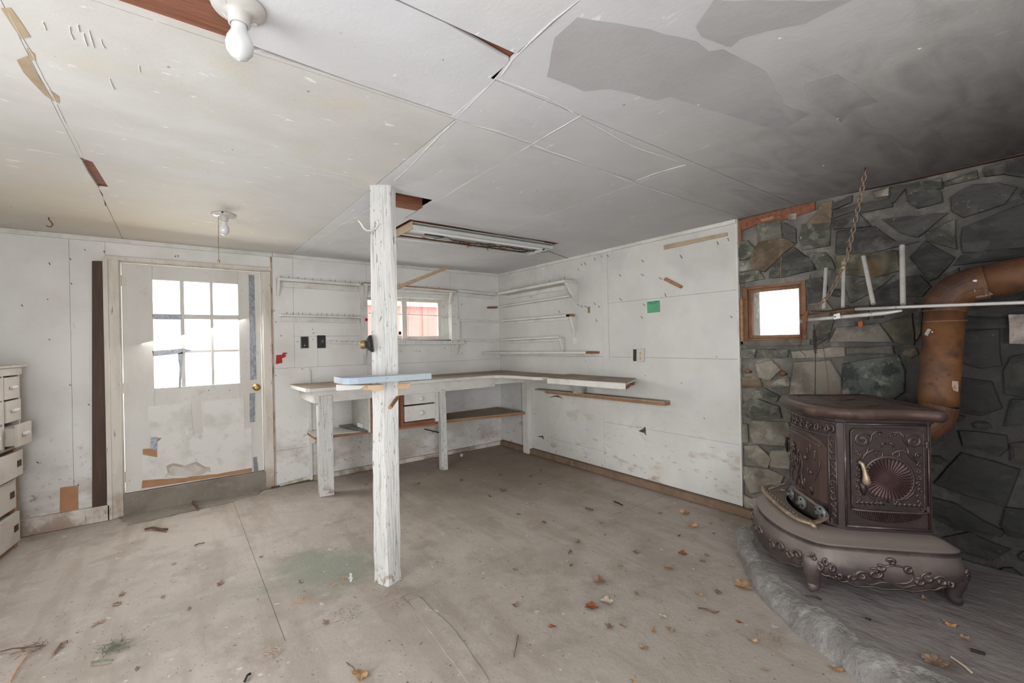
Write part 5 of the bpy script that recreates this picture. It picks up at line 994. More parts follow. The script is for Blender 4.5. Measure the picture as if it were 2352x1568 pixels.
# ribbed shell ledge
sh = MB(); K_ = 36
for i in range(K_):
    a0 = -.135+.27*i/K_; a1 = a0+.27/K_*.72; dz = lambda a: .052*math.sqrt(max(0, 1-(a/.137)**2)); dp_ = lambda a: .026*math.sqrt(max(.02, 1-(a/.145)**2))
    sh.hexa([fS(CXs+a0, .470, .0), fS(CXs+a1, .470, .0), fS(CXs+a1, .470, dp_(a1)), fS(CXs+a0, .470, dp_(a0)), fS(CXs+a0, .468-dz(a0), .0), fS(CXs+a1, .468-dz(a1), .0), fS(CXs+a1, .468-dz(a1)*.85, .008), fS(CXs+a0, .468-dz(a0)*.85, .008)])
sh.build('shell_ledge', 'relief', stove)
MB().tube([fS(CXs+a/100, .476-.00, .012+.020*math.sqrt(max(0, 1-(a/15.2)**2))) for a in range(-15, 16)], .0055, 6).build('ledge_rim', 'relief', stove, smooth=True)
hd = MB().tube([fS(.248, .693, .018), fS(.251, .700, .026), fS(.257, .694, .030), fS(.262, .678, .031), fS(.266, .655, .033), fS(.270, .632, .035), fS(.271, .612, .034), fS(.270, .598, .030)], [.006, .009, .0095, .009, .0095, .014, .018, .010], 12).build('handle', 'nickel', sd, smooth=True)
MB().tube([fS(.262, .60, .012), fS(.266, .58, .016), fS(.268, .545, .012)], [.013, .014, .008], 8).build('latch', 'cast', sd, smooth=True)
for z in (.785, .492): MB().tube([fS(.524, z-.014, .008), fS(.524, z+.014, .008)], .009, 10).tube([fS(.49, z, .012), fS(.53, z, .010)], .005, 6).build('hinge', 'cast', sd)
# front door (bowed): parametrise along body plan front
front = [Vector(p) for p in body_plan[2:10]]
def fF(a, b, d=.0):     # a in 0..1 along the bow from the corner nearest the side door
    x = a*(len(front)-1); i = min(int(x), len(front)-2); p = front[i].lerp(front[i+1], x-i); tt = (front[min(i+1, len(front)-1)]-front[max(i-0, 0)]).normalized(); nn = Vector((-tt.y, tt.x))
    if nn.x > 0: nn = -nn
    return sp_(p.x+nn.x*d, p.y+nn.y*d, b)
NF = -su
def bowpatch(a0, a1, b0, b1, d, name, m, par, k=12):
    vs, fs = [], []
    for i in range(k+1):
        a = a0+(a1-a0)*i/k; ed = d if 0 < i < k else 0
        for b, dd in ((b0, 0), (b0+.006, ed), (b1-.006-.05*abs(2*i/k-1)**3, ed), (b1-.05*abs(2*i/k-1)**3, 0)): vs.append(fF(a, b, dd))
    fs = [(i*4+j, i*4+j+1, (i+1)*4+j+1, (i+1)*4+j) for i in range(k) for j in range(3)]
    return MB().add(vs, fs).build(name, m, par, smooth=False)
fd = bowpatch(.16, .92, .47, .80, .010, 'front_door', 'casttop', stove)
mb = MB(); g_F = lambda a, b: fF(a, b, .011)
rs = random.Random(11)
for i in range(5):
    a0 = .28+.12*i; relief(mb, [(a0+.02*math.sin(k)+.02*k*(1 if i % 2 else -1)*.5, .50+.03*k) for k in range(7)], g_F, .0035)
for i in range(26):
    a0, b0 = rs.uniform(.25, .84), rs.uniform(.50, .73); relief(mb, [(a0+.18*r_*math.cos(t_), b0+r_*math.sin(t_)) for r_, t_ in [(.006+.02*j/8, rs.uniform(0, 1)+j*.55) for j in range(9)]], g_F, .0042)
for i in range(10): blob(mb, rs.uniform(.25, .84), rs.uniform(.50, .73), rs.uniform(.008, .014), g_F, NF)
relief(mb, [(.20+.68*i/16, .745+.03*math.sin(math.pi*i/16)) for i in range(17)], g_F, .004, False)
mb.build('picture_relief', 'relief', fd, smooth=True)
MB().tube([fF(.93, .68, .01), fF(.95, .70, .03), fF(.955, .66, .035), fF(.95, .62, .028)], [.006, .009, .009, .005], 8).build('handle', 'darkiron', fd, smooth=True)
# frieze and corner column relief
mb = MB(); g_ = lambda a, b: fF(a, b, .002)
for i in range(9):
    a0 = .06+.10*i; relief(mb, spiral(a0*1., .838, .028, .004, i*1.3, 1.2*(-1)**i, 14) if False else [(a0+.10*r_*math.cos(t_)/.03*.3, .838+r_*math.sin(t_)) for r_, t_ in [(.026-.022*j/14, i+j*.5) for j in range(15)]], g_, .005)
    blob(mb, a0+.05, .84, .008, g_, NF)
mb.tube([fF(i/20, .872, .004) for i in range(21)], .0045, 6); mb.tube([fF(.1+.85*i/20, .806, .004) for i in range(21)], .0035, 6); mb.build('frieze', 'relief', stove, smooth=True)
mb = MB()
for i in range(12):
    z0 = .42+i*.032; relief(mb, [(.07+.045*math.cos(j*.55+i), z0+.014*math.sin(j*.55+i)) for j in range(9)], g_, .0040)
for aa in (.005, .135): mb.tube([fF(aa, .39, .003), fF(aa, .80, .003)], .004, 6)
mb.build('corner_ornament', 'relief', stove, smooth=True)
# draft plate with three round dampers and the nickel foot rail
bowpatch(.10, .95, .385, .462, .014, 'draft_plate', 'castdust', stove)
for a in (.20, .42, .64):
    O = fF(a, .425, .016); dn = (fF(a, .425, .05)-O).normalized(); dp_ = MB().lathe([(.034, 0), (.034, .007), (.027, .012), (.009, .017), (.009, .026), (0, .026)], O, dn, 18)
    dmp = dp_.build('damper', mat('grey_green_iron', '#6b6e6b', [ly('#8d8f8a', 20, .5, .66, .8)], .45, .5) if a == .20 else bpy.data.materials['grey_green_iron'], stove, smooth=False)
    q = MB()
    for k in range(4):
        th = k*1.5708+.4; u1 = dn.cross(UP).normalized(); c = O+dn*.012+(u1*math.cos(th)+UP*math.sin(th))*.020; q.lathe([(.007, 0), (.006, .003), (0, .003)], c, dn, 7)
    q.build('vent_hole', 'darkhole', dmp)
RZ = .392
rp = [fl(*p, z) for p, z in (((1809, 1104), .425), ((1800, 1111), .405), ((1787, 1114), RZ), ((1772, 1114), RZ), ((1757, 1118), RZ), ((1757, 1127), RZ), ((1772, 1143), RZ), ((1794, 1163), RZ), ((1815, 1180), RZ), ((1838, 1193), RZ), ((1858, 1200), RZ), ((1878, 1198), RZ), ((1895, 1190), RZ+.01), ((1908, 1178), RZ+.02), ((1916, 1170), RZ+.03))]
rl = MB().tube(rp, [.006, .007, .008, .010, .016, .019, .020, .020, .020, .021, .021, .017, .015, .018, .012], 12, True, .55)
rl = rl.build('foot_rail', 'nickel', stove, smooth=True)
MB().tube([fl(1862, 1200, RZ), fl(1870, 1208, RZ-.006), fl(1877, 1215, RZ-.02)], [.018, .013, .005], 10).build('rail_tip', 'nickel', rl, smooth=True)
mb = MB()
for i in range(12):
    A = rp[5].lerp(rp[9], i/12); mb.tube([A+V(-.012, -.006, .010), A+V(0, 0, .0125), A+V(.012, .006, .010)], .0028, 5)
mb.build('rail_flutes', 'nickel', rl, smooth=True)
# skirt ornament
plb = offs(skp, .024)
def fK(a, z, d=.0):     # a = index along skirt ring
    i = int(a) % n; f_ = a-int(a); p = Vector(plb[i]).lerp(Vector(plb[(i+1) % n]), f_); q = Vector((.34, .35)); nn = (p-q).normalized(); 
    k = {0: 0}.get(0); off = d-(.012 if z > .285 else 0)-(.006 if z < .2 else 0)
    return sp_(p.x+nn.x*off, p.y+nn.y*off, z)
mb = MB(); gk = lambda a, b: fK(a, b, .002)
def ksp(a, z, r, th, tn):
    q = MB(); relief(q, [(a+x*38, z+y) for x, y in spiral(0, 0, r, .003, th, tn, 14)], gk, .0072); q.build('scroll', 'relief', stove, smooth=True)
for a, z, r, th, tn in ((5.0, .225, .026, 0, 1.3), (6.6, .235, .024, 2, -1.3), (7.6, .215, .018, 1, 1.2), (12.0, .235, .026, 1, 1.3), (13.4, .22, .024, 3, -1.3), (14.6, .21, .018, 2, 1.1), (3.4, .215, .018, 1, -1.1),
    (22, .25, .022, 0, 1.2), (23, .225, .02, 2, -1.2), (24.5, .255, .022, 0, 1.2), (26, .24, .022, 1, -1.2), (28, .25, .024, 0, 1.2), (30, .235, .022, 1, -1.2), (34, .25, .024, 0, 1.2), (37, .235, .022, 1, -1.2), (41, .25, .024, 0, 1.2), (44, .235, .022, 1, -1.2), (47, .25, .022, 0, 1.2), (49.5, .24, .022, 0, 1.2), (86, .25, .022, 0, 1.2), (84.5, .23, .018, 2, -1.2), (82, .25, .02, 1, 1.2)): ksp(a, z, r, th, tn)
relief(mb, [(9.9+1.75*math.cos(t_*.314), .238+.040*math.sin(t_*.314)) for t_ in range(21)], gk, .0042, False); mb.build('oval_cartouche', 'relief', stove, smooth=True); mb = MB()
for a, z, r, th, tn in ((17.6, .24, .022, 1, 1.2), (18.8, .262, .017, 2, -1.1), (20, .235, .024, 0, 1.2), (21.2, .27, .016, 2, -1.2), (16.2, .21, .017, 0, -1.1), (10.2, .29, .012, 0, 1.1), (8.6, .262, .014, 2, -1.1), (11.4, .262, .014, 1, 1.1)): ksp(a, z, r, th, tn)
relief(mb, [(3.5+14*i/30, .192+.010*math.sin(i*.9)) for i in range(31)], gk, .0035, False)
mb.build('skirt_beading', 'relief', stove, smooth=True)

# ================================================================== STOVE PIPE
sp0 = thing('stove_pipe', 'rusted brown stove pipe rising behind the stove and bending to the right', 'stovepipe', (3.04, .5, .75))
def bend(A, B, C, k=4):     # quadratic corner
    return [A.lerp(B, i/k).lerp(B.lerp(C, i/k), i/k) for i in range(k+1)]
cz = .812
c0 = sp_(.560, .37, cz); pv0 = on(2155, 905, 0, 3.03); pv1 = on(2170, 712, 0, 3.035); 
pb = V(pv0.x, pv0.y, cz+.12)
R_ = .0775
mb = MB().tube([c0, sp_(.60, .365, cz)], R_, 24)
mb.build('collar', 'rustpipe', sp0, smooth=False)
el = bend(sp_(.60, .365, cz), V(pv0.x, pv0.y, cz-.0), pb, 3)
MB().tube(el, R_+.001, 24, True).build('lower_elbow', 'rustpipe', sp0)
MB().tube([pb, pv0, pv1], R_, 28, True).build('vertical_pipe', 'rustpipe', sp0, smooth=True)
ph0 = on(2262, 648, 0, 3.05); ph1 = on(2352, 629, 0, 3.06); dirp = (ph1-ph0).normalized(); ph2 = ph0+dirp*1.6
cor = V(pv1.x, pv1.y, 0)+V(0, 0, ph0.z-.015); 
MB().tube(bend(pv1, cor+V(0, .0, 0), ph0, 4), [R_+.003]*5, 28, True).build('upper_elbow', 'rustpipe', sp0, smooth=False)
MB().tube([ph0, ph1, ph2], R_, 28, True).build('horizontal_pipe', 'rustpipe', sp0, smooth=True)
for P, dd in ((pv1, V(0, 0, 1)), (pv1-V(0, 0, .055), V(0, 0, 1)), (ph0, dirp)): MB().lathe([(R_, -.006), (R_+.0045, -.004), (R_+.0045, .004), (R_, .006)], P, dd, 28).build('joint_bead', 'rustpipe', sp0)
# bare patch on the horizontal pipe
def on_cyl(px, py, P0, dr, r):   # nearest hit of the ray with a cylinder
    d = ray(px, py).normalized(); m0 = CAM-P0; dd = d-dr*d.dot(dr); mm = m0-dr*m0.dot(dr); a = dd.dot(dd); b = 2*dd.dot(mm); c = mm.dot(mm)-r*r; disc = max(b*b-4*a*c, 0); t = (-b-math.sqrt(disc))/(2*a); return CAM+d*t
g0 = [on_cyl(x, y, ph0, dirp, R_+.0055) for x, y in ((2234, 643), (2244, 642), (2254, 650), (2264, 664), (2282, 676), (2262, 681), (2242, 684), (2238, 668))]
MB().add(g0, [tuple(range(8))]).build('bare_patch', 'patchpipe', sp0)
vd = (pv1-pv0).normalized(); g0 = [on_cyl(x, y, pv0, vd, R_+.003) for x, y in ((2187, 874), (2201.5, 876), (2201, 900), (2190, 896), (2186, 888))]
MB().add(g0, [tuple(range(5))]).build('label_sticker', 'sticker', sp0)
D = on_cyl(2131, 762, pv0, vd, R_); Dn = (ray(2131, 762)*-1).normalized(); hx = []
dk = MB().tube([on_cyl(2141, 762, pv0, vd, R_), on_cyl(2141, 762, pv0, vd, R_)+Dn*.03], .004, 8)
for i in range(60):
    th = i*.9; base = D+Dn*.03+(RT*.010-UP*.004)*0; axd = (RT*.55+UP*.83); cc = base+axd*((i/60-.5)*.034); u1 = axd.cross(Dn).normalized(); u2 = axd.cross(u1); hx.append(cc+(u1*math.cos(th)+u2*math.sin(th))*.007)
dk.tube(hx, .0013, 5); dk.build('damper_handle', 'silver', sp0, smooth=True)

# ================================================================== CHAIN, RODS AND TUBES
CT = V(2.845, .716, H-.004); CB = on(1872, 708, 0, 3.02)
ch = thing('hanging_chain', 'rusty link chain hanging slack from the ceiling to the bar', 'chain', CT)
MB().tube([CT+V(0, 0, .004), CT+V(0, 0, -.02), CT+V(.01, 0, -.03), CT+V(.012, .0, -.018)], .003, 6).build('ceiling_staple', 'darkiron', ch)
cpts = []; px_c = [(1988, 390), (1978, 445), (1966, 500), (1955, 550), (1943, 600), (1925, 640), (1905, 675), (1888, 695), (1873, 709)]
for i, (x, y) in enumerate(px_c): cpts.append(on(x, y, 0, CT.x+(CB.x-CT.x)*i/8))
tot = [0]
for i in range(8): tot.append(tot[-1]+(cpts[i+1]-cpts[i]).length)
def cat_(d):
    for i in range(8):
        if d <= tot[i+1]+1e-9: return cpts[i].lerp(cpts[i+1], (d-tot[i])/(tot[i+1]-tot[i]))
    return cpts[-1]
Lk = .034; nl = int(tot[-1]/(Lk*.76)); proto = None
for i in range(nl):
    a, b = cat_(i*Lk*.76), cat_(min(i*Lk*.76+Lk*.76, tot[-1])); d = (b-a).normalized(); mid = (a+b)/2
    if proto is None:
        m_ = MB(); P = []
        for k in range(17):
            th = 6.283*k/16; x = .0085*math.cos(th); z = (.0085*math.sin(th))+(.0085 if math.sin(th) > 0 else -.0085)*(1 if abs(math.sin(th)) > .01 else 0); P.append((x, 0, z))
        m_.tube(P, .0024, 6, False); proto = m_.build('link', 'chain', ch, smooth=True); lk = proto
        proto.data.transform(Matrix.Translation(wloc(ch)))
    else: lk = proto.copy(); COL.objects.link(lk)
    q = d.to_track_quat('Z', 'X').to_matrix().to_4x4() @ Matrix.Rotation(1.5708*(i % 2)+.3, 4, 'Z'); lk.parent = ch; lk.location = mid-CT; lk.rotation_euler = q.to_euler()
# long bar
br = thing('drying_rod', 'long pale metal rod with a rusty left end, running past the stovepipe', 'rod', on(2000, 706, 0, 2.93))
RA = [on(1838, 724, 0, 3.03), on(1900, 716, 0, 3.01), on(1965, 710, 0, 2.98)]; RB = [RA[-1], on(2120, 703, 0, 2.92), on(2352, 694.5, 0, 2.86)]; RB.append(RB[-1]+(RB[-1]-RB[-2]).normalized()*1.2)
MB().tube(RA, [.006, .007, .007], 8).build('rusty_end', 'rustiron', br); MB().tube(RB, .008, 10).build('rod', 'silver', br, smooth=True)
MB().tube([on(1862, 714, 0, 3.0), on(1900, 714, 0, 2.99), on(1975, 703, 0, 2.97), on(2060, 700, 0, 2.95)], .003, 6).build('thin_bar', 'darkiron', br)
cdt = thing('conduit_pipe', 'grey metal conduit pipe with a square clamp hung below the drying rod', 'pipe', on(1950, 722, 0, 3.0))
q = [on(1850, 735, 0, 3.04), on(1930, 728, 0, 3.02), on(2030, 719, 0, 2.99), on(2072, 713, 0, 2.98)]
MB().tube(q, [.011, .011, .0115, .006], 12).build('pipe', 'silver', cdt, smooth=True)
MB().lathe([(.0, -.008), (.012, -.006), (.013, .0), (.009, .012), (0, .014)], on(1843, 738, 0, 3.04), (0, 1, -.1), 12).build('pipe_end', 'socket', cdt, smooth=True)
MB().prism([on(1914, 722, 0, 2.99), on(1928, 718, 0, 2.99), on(1931, 731, 0, 2.99), on(1915, 734, 0, 2.99)], (.01, 0, 0)).build('clamp', 'silver', cdt, bevel=.002)
MB().lathe([(.004, 0), (.003, -.003), (0, -.003)], on(1918, 727, 0, 2.99), (1, 0, 0), 8).build('clamp_screw', 'darkiron', cdt)
tag(MB().prism([on(1846, 716, 0, 2.99), on(1856, 712, 0, 2.99), on(1852, 750, 0, 2.99), on(1848, 770, 0, 2.99), on(1843, 768, 0, 2.99)], (.008, 0, 0)).build('hanging_strap', 'rustiron', None, origin=on(1850, 716, 0, 2.99)), 'flat rusty strap hanging at the left end of the drying rod', 'strap')
for i, ((xa, ya), (xb, yb), lab, rr) in enumerate((((1897, 616), (1892, 709), 'shortest silver tube, leftmost of the four upright against the stones', .0095), ((1938, 602), (1936, 706), 'silver tube behind the chain, second of the four upright tubes', .0095), ((1983, 589), (2006, 698), 'silver tube leaning to the left, third of the four upright tubes', .011), ((2072, 564), (2074, 699), 'tallest silver tube, rightmost of the four upright against the stones', .0125))):
    A, B = on(xa, ya, 0, 3.20), on(xb, yb, 0, 3.06+.0*i); tb = MB().tube([A, B], rr, 14)
    tag(tb.build('silver_tube', 'silver', None, smooth=False, origin=B), lab, 'tube', 'upright silver tubes')
def spring(P, Q, r0, r1, turns, label, tail, m='rustiron'):
    t = thing('coil_spring', label, 'spring', P); h = []; k = turns*10; ax = (Q-P); u1 = ax.cross(FW).normalized(); u2 = ax.cross(u1).normalized()
    for i in range(k+1):
        f_ = i/k; r = r0+(r1-r0)*math.sin(math.pi*f_); h.append(P+ax*f_+(u1*math.cos(6.283*turns*f_)+u2*math.sin(6.283*turns*f_))*r)
    MB().tube(h, .0017, 5).build('coil', m, t, smooth=True); MB().tube(tail, .0022, 6).build('wire', m, t, smooth=True)
spring(on(1838, 745, 0, 3.0), on(1836, 796, 0, 3.02), .008, .013, 14, 'rusty coil spring hanging in front of the small stone-wall window', [on(1836, 796, 0, 3.02), on(1838, 806, 0, 3.03), on(1848, 813, 0, 3.04), on(1851, 820, 0, 3.04)])
spring(on(1870, 757, 0, 3.0), on(1873, 812, 0, 3.0), .006, .012, 14, 'dark coil spring on a long wire hanging down to the stove top', [on(1869, 745, 0, 3.0), on(1870, 757, 0, 3.0), on(1873, 812, 0, 2.99), on(1872, 900, 0, 2.98), on(1872, 912, 0, 2.98)], 'darkiron')
tag(MB().tube([on(1880, 752, 0, 3.1), on(1890, 790, 0, 3.1), on(1898, 840, 0, 3.09), on(1902, 880, 0, 3.08), on(1903, 916, 0, 3.06)], .0016, 5).build('hanging_wire', 'rustiron', None, origin=on(1880, 752, 0, 3.1)), 'thin rusty wire hanging right of the dark coil spring', 'wire')
tag(MB().tube([rw(1795, 590, 0)+V(-.002, 0, 0), rw(1793, 620, .002), rw(1794, 648, .002)], .0018, 5).build('string', mat('yellow_string', '#8d7f45', [], .8), None, origin=rw(1795, 590)), 'thin yellow string hanging on the stones above the small window', 'string')
tag(MB().prism([on(x, y, 0, XR-.01) for x, y in ((1970, 739), (1979, 736), (1982, 743), (1980, 750), (1972, 750))], (.012, 0, 0)).build('orange_tag', 'terracotta', None, origin=rw(1976, 745)), 'small orange-red scrap stuck to the stones under the drying rod', 'scrap')
for i, (x, y) in enumerate(((1716, 852), (1797, 857))):
    P = rw(x+8, y+2, -.03); Q = rw(x, y, .07)
    tag(MB().lathe([(.009, 0), (.008, .05), (.010, .075), (.017, .085), (.020, .098), (.016, .110), (0, .116)], P, (Q-P), 14).build('wooden_peg', 'rustiron' if i else 'frame', None, smooth=True, origin=P), ('brown mushroom peg in the stones beside the white wall edge', 'reddish mushroom peg in the stones, the one nearer the stove')[i], 'peg', 'mushroom pegs in the stone wall')

# ================================================================== FLOOR LITTER
def leafmesh(kind, seed):
    r = random.Random(seed); out = [(0, 0, 0)]; n = 26 if kind == 'maple' else 16
    for i in range(n):
        a = 6.283*i/n
        if kind == 'maple': rad = .55+.42*abs(math.cos(2.5*(a-1.5708)))**1.5*(1.05 if math.sin(a) > -.5 else .6)+r.uniform(-.06, .06)
        else: rad = .45+.35*abs(math.sin(a))+r.uniform(-.08, .08)
        x, y = rad*math.cos(a)*(1 if kind == 'maple' else .62), rad*math.sin(a)
        out.append((x, y, .22*rad*math.sin(a*2+seed)+.16*r.uniform(0, 1)+.25*x*x))
    zmin = min(p[2] for p in out); out = [(x, y, z-zmin) for x, y, z in out]
    return out, [(0, i+1, (i+1) % n+1) for i in range(n)]
protos = {}
def leaf_proto(kind, m, seed):
    key = (kind, m, seed)
    if key not in protos:
        v, f = leafmesh(kind, seed); me = bpy.data.meshes.new('leaf'); me.from_pydata(v, [], f); me.materials.append(M[m]); protos[key] = me
    return protos[key]
def leaf(px, size, kind, m, seed, label, z=0., group=None, twig=False):
    P = fl(*px, z); o = bpy.data.objects.new('leaf', leaf_proto(kind, m, seed)); COL.objects.link(o)
    o.location = P+V(0, 0, .0005); o.scale = (size/2,)*3; o.rotation_euler = (random.uniform(-.15, .15)*0, 0, random.uniform(0, 6.28)); tag(o, label, 'leaf', group); return o
big = [((1572, 1178), .085, 'maple', 'leafA', 1, 'curled orange-tan leaf on the floor by the right wall sill'), ((1589, 1208), .09, 'maple', 'leafA', 2, 'orange-tan leaf just below the curled one near the right wall'),
    ((1566, 1272), .06, 'maple', 'leafB', 3, 'dark red maple leaf on the open floor left of the hearth'), ((1705, 1348), .10, 'maple', 'leafA', 4, 'large golden tan leaf at the edge of the hearth'),
    ((1357, 1393), .075, 'maple', 'leafB', 5, 'red maple leaf with a stem in the middle of the floor'), ((1392, 1382), .075, 'maple', 'leafD', 6, 'pale tan leaf lying beside the red maple leaf'),
    ((1375, 1335), .08, 'maple', 'leafC', 7, 'flat grey-brown leaf above the red maple leaf'), ((1520, 1417), .06, 'oak', 'leafD', 8, 'pale pinkish leaf on the floor between red leaf and hearth'),
    ((830, 1552), .075, 'maple', 'leafA', 9, 'orange maple leaf with a long stem at the bottom edge of the photo'), ((1728, 1472), .05, 'oak', 'leafA', 10, 'tan leaf beside a twig tangle in front of the hearth'),
    ((1920, 1538), .065, 'oak', 'leafA', 11, 'tan leaf against the hearth base at the bottom of the photo'), ((1326, 1243), .05, 'maple', 'leafC', 12, 'brown leaf near the floor joint right of the post'),
    ((1460, 1268), .055, 'maple', 'leafC', 13, 'brown crumpled leaf in the middle of the right floor'), ((1534, 1305), .06, 'maple', 'leafC', 14, 'brown crumpled leaf below the dark red maple leaf'),
    ((1155, 1126), .07, 'maple', 'leafC', 15, 'flat brown leaf on the floor right of the second bench leg'), ((1060, 1103), .07, 'oak', 'leafB', 16, 'rusty brown leaf on the floor just in front of the second bench leg'), ((228, 1430), .06, 'oak', 'leafC', 17, 'curled brown leaf on the left foreground floor')]
for a in big: leaf(*a)
small = [(1516, 1179), (1632, 1202), (1560, 1230), (1623, 1274), (1614, 1288), (1424, 1300), (1590, 1308), (1312, 1298), (1183, 1308), (1462, 1362), (1430, 1437), (1500, 1448), (1270, 1440), (1183, 1390), (1478, 1487), (1757, 1540), (1455, 1566), (1125, 1140), (1180, 1060), (1243, 1080), (1310, 1110), (1352, 1172), (1250, 1200), (1540, 1445), (1650, 1360), (1680, 1300), (1080, 1077), (1240, 1112), (1660, 1195), (1380, 1200), (1390, 1228), (1205, 1075), (1150, 1090), (1220, 1093), (270, 1387), (280, 1365), (435, 1397), (748, 1430), (690, 1335), (505, 1340), (1640, 1225), (1605, 1365), (1700, 1430), (1400, 1440), (315, 1535), (1310, 1268), (1490, 1240), (985, 1090), (960, 1110), (1190, 1180), (400, 1295), (600, 1278), (375, 1370), (770, 1090), (842, 1113)]
lp = [('oak', 'leafC', 21), ('maple', 'leafC', 22), ('oak', 'leafA', 23), ('maple', 'leafC', 24), ('oak', 'leafB', 25)]
for i, p in enumerate(small):
    k, m, s = lp[(i*7) % 5] if p[0] > 900 else lp[(i % 2)*1]
    reg = ('small brown leaf scrap on the left half of the floor, left of the post', 'leaf scraps left of the post') if p[0] < 860 else ('small brown leaf scrap on the far floor in front of the right bench wing', 'leaf scraps on the far floor') if p[1] < 1210 else ('small brown leaf scrap on the floor between the post and the hearth', 'leaf scraps between post and hearth') if p[1] < 1380 else ('small brown leaf scrap on the foreground floor right of the post', 'leaf scraps on the foreground floor')
    leaf(p, random.uniform(.03, .055), k, m, s, reg[0], 0, reg[1])
for i, (p, s, m, lab) in enumerate((((2145, 1520), .09, 'leafC', 'brown leaf with a stem on the hearth in the bottom right foreground'), ((2183, 1435), .05, 'leafA', 'tan leaf on the hearth behind the dark bits'), ((2215, 1468), .045, 'leafC', 'dark grey leaf on the hearth near its right side'), ((2125, 1375), .03, 'leafA', 'tiny tan leaf on the hearth under the stove skirt'))): leaf(p, s, 'maple', m, 30+i, lab, .1)
def litter(name, pts, r, m, label, cat='twig', z=0., group=None):
    P = [fl(x, y, z)+V(0, 0, r+.001+(.004 if i % 2 else 0)) for i, (x, y) in enumerate(pts)]
    return tag(MB().tube(P, [r*random.uniform(.7, 1.1) for _ in P], 6).build(name, m, None, origin=P[0]), label, cat, group)
litter('bark_strip', [(333, 1218), (350, 1216), (368, 1218), (384, 1220)], .009, 'twig', 'dark bark strip on the floor in front of the door', 'bark')
litter('wood_scrap', [(430, 1143), (440, 1152), (450, 1163), (455, 1172)], .012, 'twig', 'weathered wood scrap lying on the floor in front of the door step', 'scrap')
litter('twig', [(447, 1254), (458, 1251), (470, 1248)], .004, 'twig', 'short dark twig on the floor right of the bark strip')
litter('twig', [(22, 1568), (40, 1540), (58, 1512), (62, 1506)], .003, 'leafA', 'long pale twig in the bottom left corner')
litter('twig', [(0, 1498), (30, 1493), (75, 1488), (98, 1484)], .003, 'twig', 'thin brown twig at the left edge below the drawer chest')
litter('twig', [(122, 1505), (132, 1495), (140, 1482), (155, 1478)], .006, 'leafC', 'curved brown bark twig in the left foreground')
litter('twig', [(210, 1524), (235, 1521), (258, 1518)], .004, 'moss', 'greenish twig in the left foreground below the mossy clump')
litter('twig', [(562, 1568), (568, 1556), (575, 1550)], .005, 'darkiron', 'black twig at the bottom edge left of the orange leaf')
litter('twig', [(795, 1522), (810, 1535), (822, 1548)], .002, 'twig', 'thin stem leading to the orange leaf at the bottom edge')
litter('twig', [(1603, 1398), (1620, 1402), (1640, 1410), (1652, 1408)], .004, 'twig', 'brown twig on the floor left of the hearth edge')
litter('twig', [(1180, 1510), (1186, 1485), (1190, 1460)], .002, 'twig', 'thin grey twig on the right foreground floor')
litter('wood_chip', [(1410, 1153), (1420, 1158), (1430, 1162)], .006, 'darkiron', 'dark wood chip on the floor near the right wall sill', 'chip')
litter('wood_chip', [(1345, 1168), (1362, 1174)], .006, 'twig', 'brown wood chip on the floor left of the dark one', 'chip')
litter('twig', [(2185, 1512), (2215, 1535), (2232, 1548)], .005, 'leafD', 'pale split twig on the hearth in the bottom right', 'twig', .1)
litter('twig', [(1850, 1370), (1870, 1374), (1888, 1379)], .004, 'darkiron', 'dark twig on the hearth in front of the stove leg', 'twig', .1)
litter('wood_chip', [(1988, 1422), (2000, 1428)], .005, 'darkiron', 'small black chip on the hearth right of the stove leg', 'chip', .1)
litter('twig', [(2230, 1496), (2245, 1503), (2262, 1505)], .006, 'darkiron', 'black crumbly twig on the hearth near the right edge', 'twig', .1)
def clump(name, px, rad, cnt, m, label, z=0., L=.03):
    C0 = fl(*px, z); mb = MB()
    for i in range(cnt):
        a, q = random.uniform(0, 6.28), rad*math.sqrt(random.random()); p = C0+V(math.cos(a)*q, math.sin(a)*q, .002+random.uniform(0, .006)); b = random.uniform(0, 6.28); mb.tube([p, p+V(math.cos(b), math.sin(b), random.uniform(-.05, .2))*L*random.uniform(.4, 1)], .0009, 4)
    o = mb.build(name, m, None, origin=C0); tag(o, label, 'debris'); o['kind'] = 'stuff'; return o
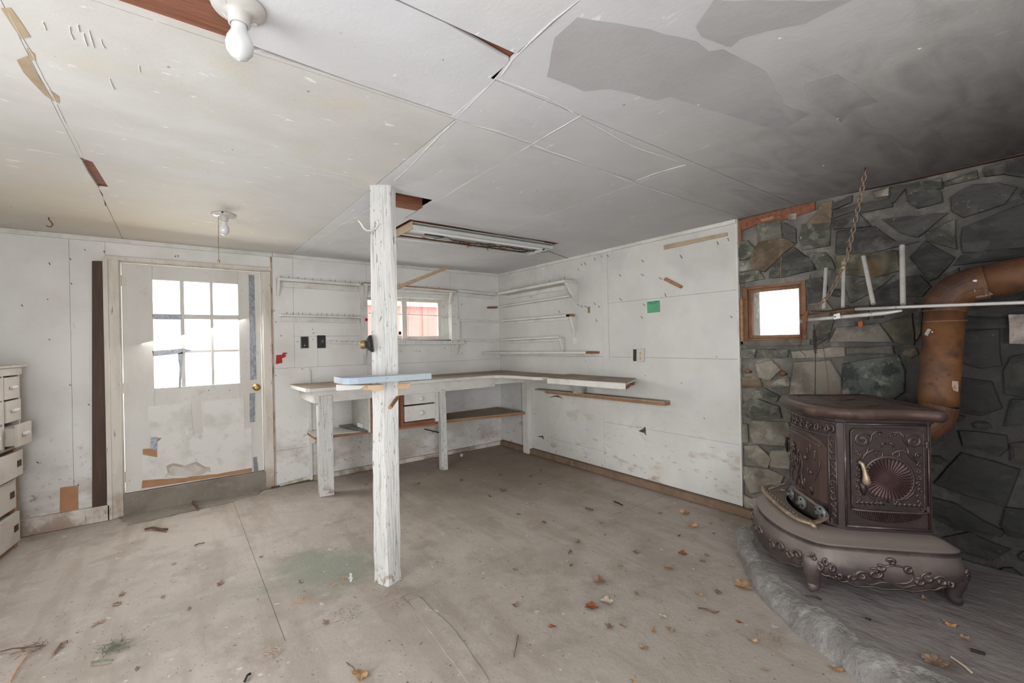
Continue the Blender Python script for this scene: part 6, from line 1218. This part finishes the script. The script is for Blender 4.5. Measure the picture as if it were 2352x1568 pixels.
clump('straw_clump', (620, 1504), .045, 40, 'leafD', 'pale straw clump on the foreground floor below the post')
clump('twig_clump', (78, 1488), .05, 40, 'twig', 'dark twig clump in the left foreground')
clump('moss_clump', (262, 1488), .05, 60, 'moss', 'grey-green mossy clump in the left foreground', L=.05)
clump('dirt_clump', (800, 1410), .07, 70, 'darkiron', 'scatter of black dirt on the floor below the post', L=.006)
clump('straw_clump', (695, 1378), .045, 30, 'leafA', 'tan straw scatter on the floor left of the post base')
clump('straw_clump', (780, 1338), .06, 30, 'leafA', 'tan straw scatter beside the crumpled foil')
clump('straw_clump', (915, 1372), .10, 50, 'leafC', 'brown straw scatter at the foot of the white post')
clump('twig_clump', (1765, 1468), .06, 34, 'leafC', 'brown twig tangle in front of the hearth')
clump('leaf_crumbs', (1215, 1070), .55, 240, 'twig', 'brown leaf crumbs on the floor in the far corner', L=.008)
clump('leaf_crumbs', (1500, 1260), .75, 360, 'twig', 'leaf crumbs strewn over the floor left of the hearth', L=.007)
clump('leaf_crumbs', (350, 1430), .55, 160, 'darkiron', 'dark grit scattered on the left foreground floor', L=.005)
clump('leaf_crumbs', (1180, 1440), .5, 160, 'twig', 'grit scattered on the middle foreground floor', L=.006)
clump('twig_clump', (2170, 1528), .05, 30, 'twig', 'twig crumbs around the leaf on the hearth', .1, .02)
B_ = fl(1060, 1049)
tag(MB().lathe([(0, 0)]+[(.019*math.sin(math.pi*i/10), .019-.019*math.cos(math.pi*i/10)) for i in range(1, 10)]+[(0, .038)], B_, n=18).build('ball', 'bulb', None, smooth=True, origin=B_), 'small white ball on the floor under the bench near the corner', 'ball')
F_ = fl(805, 1336); v = []
fo = MB()
for i in range(9): 
    a = F_+V(random.uniform(-.006, .006), random.uniform(-.012, .012), .001+i*.004); fo.add([a, a+V(.009, .002, .006), a+V(.004, .008, .012), a+V(-.005, .006, .008)], [(0, 1, 2), (0, 2, 3)])
tag(fo.build('foil_scrap', 'foil', None, origin=F_), 'crumpled silver foil scrap on the floor left of the post base', 'foil')
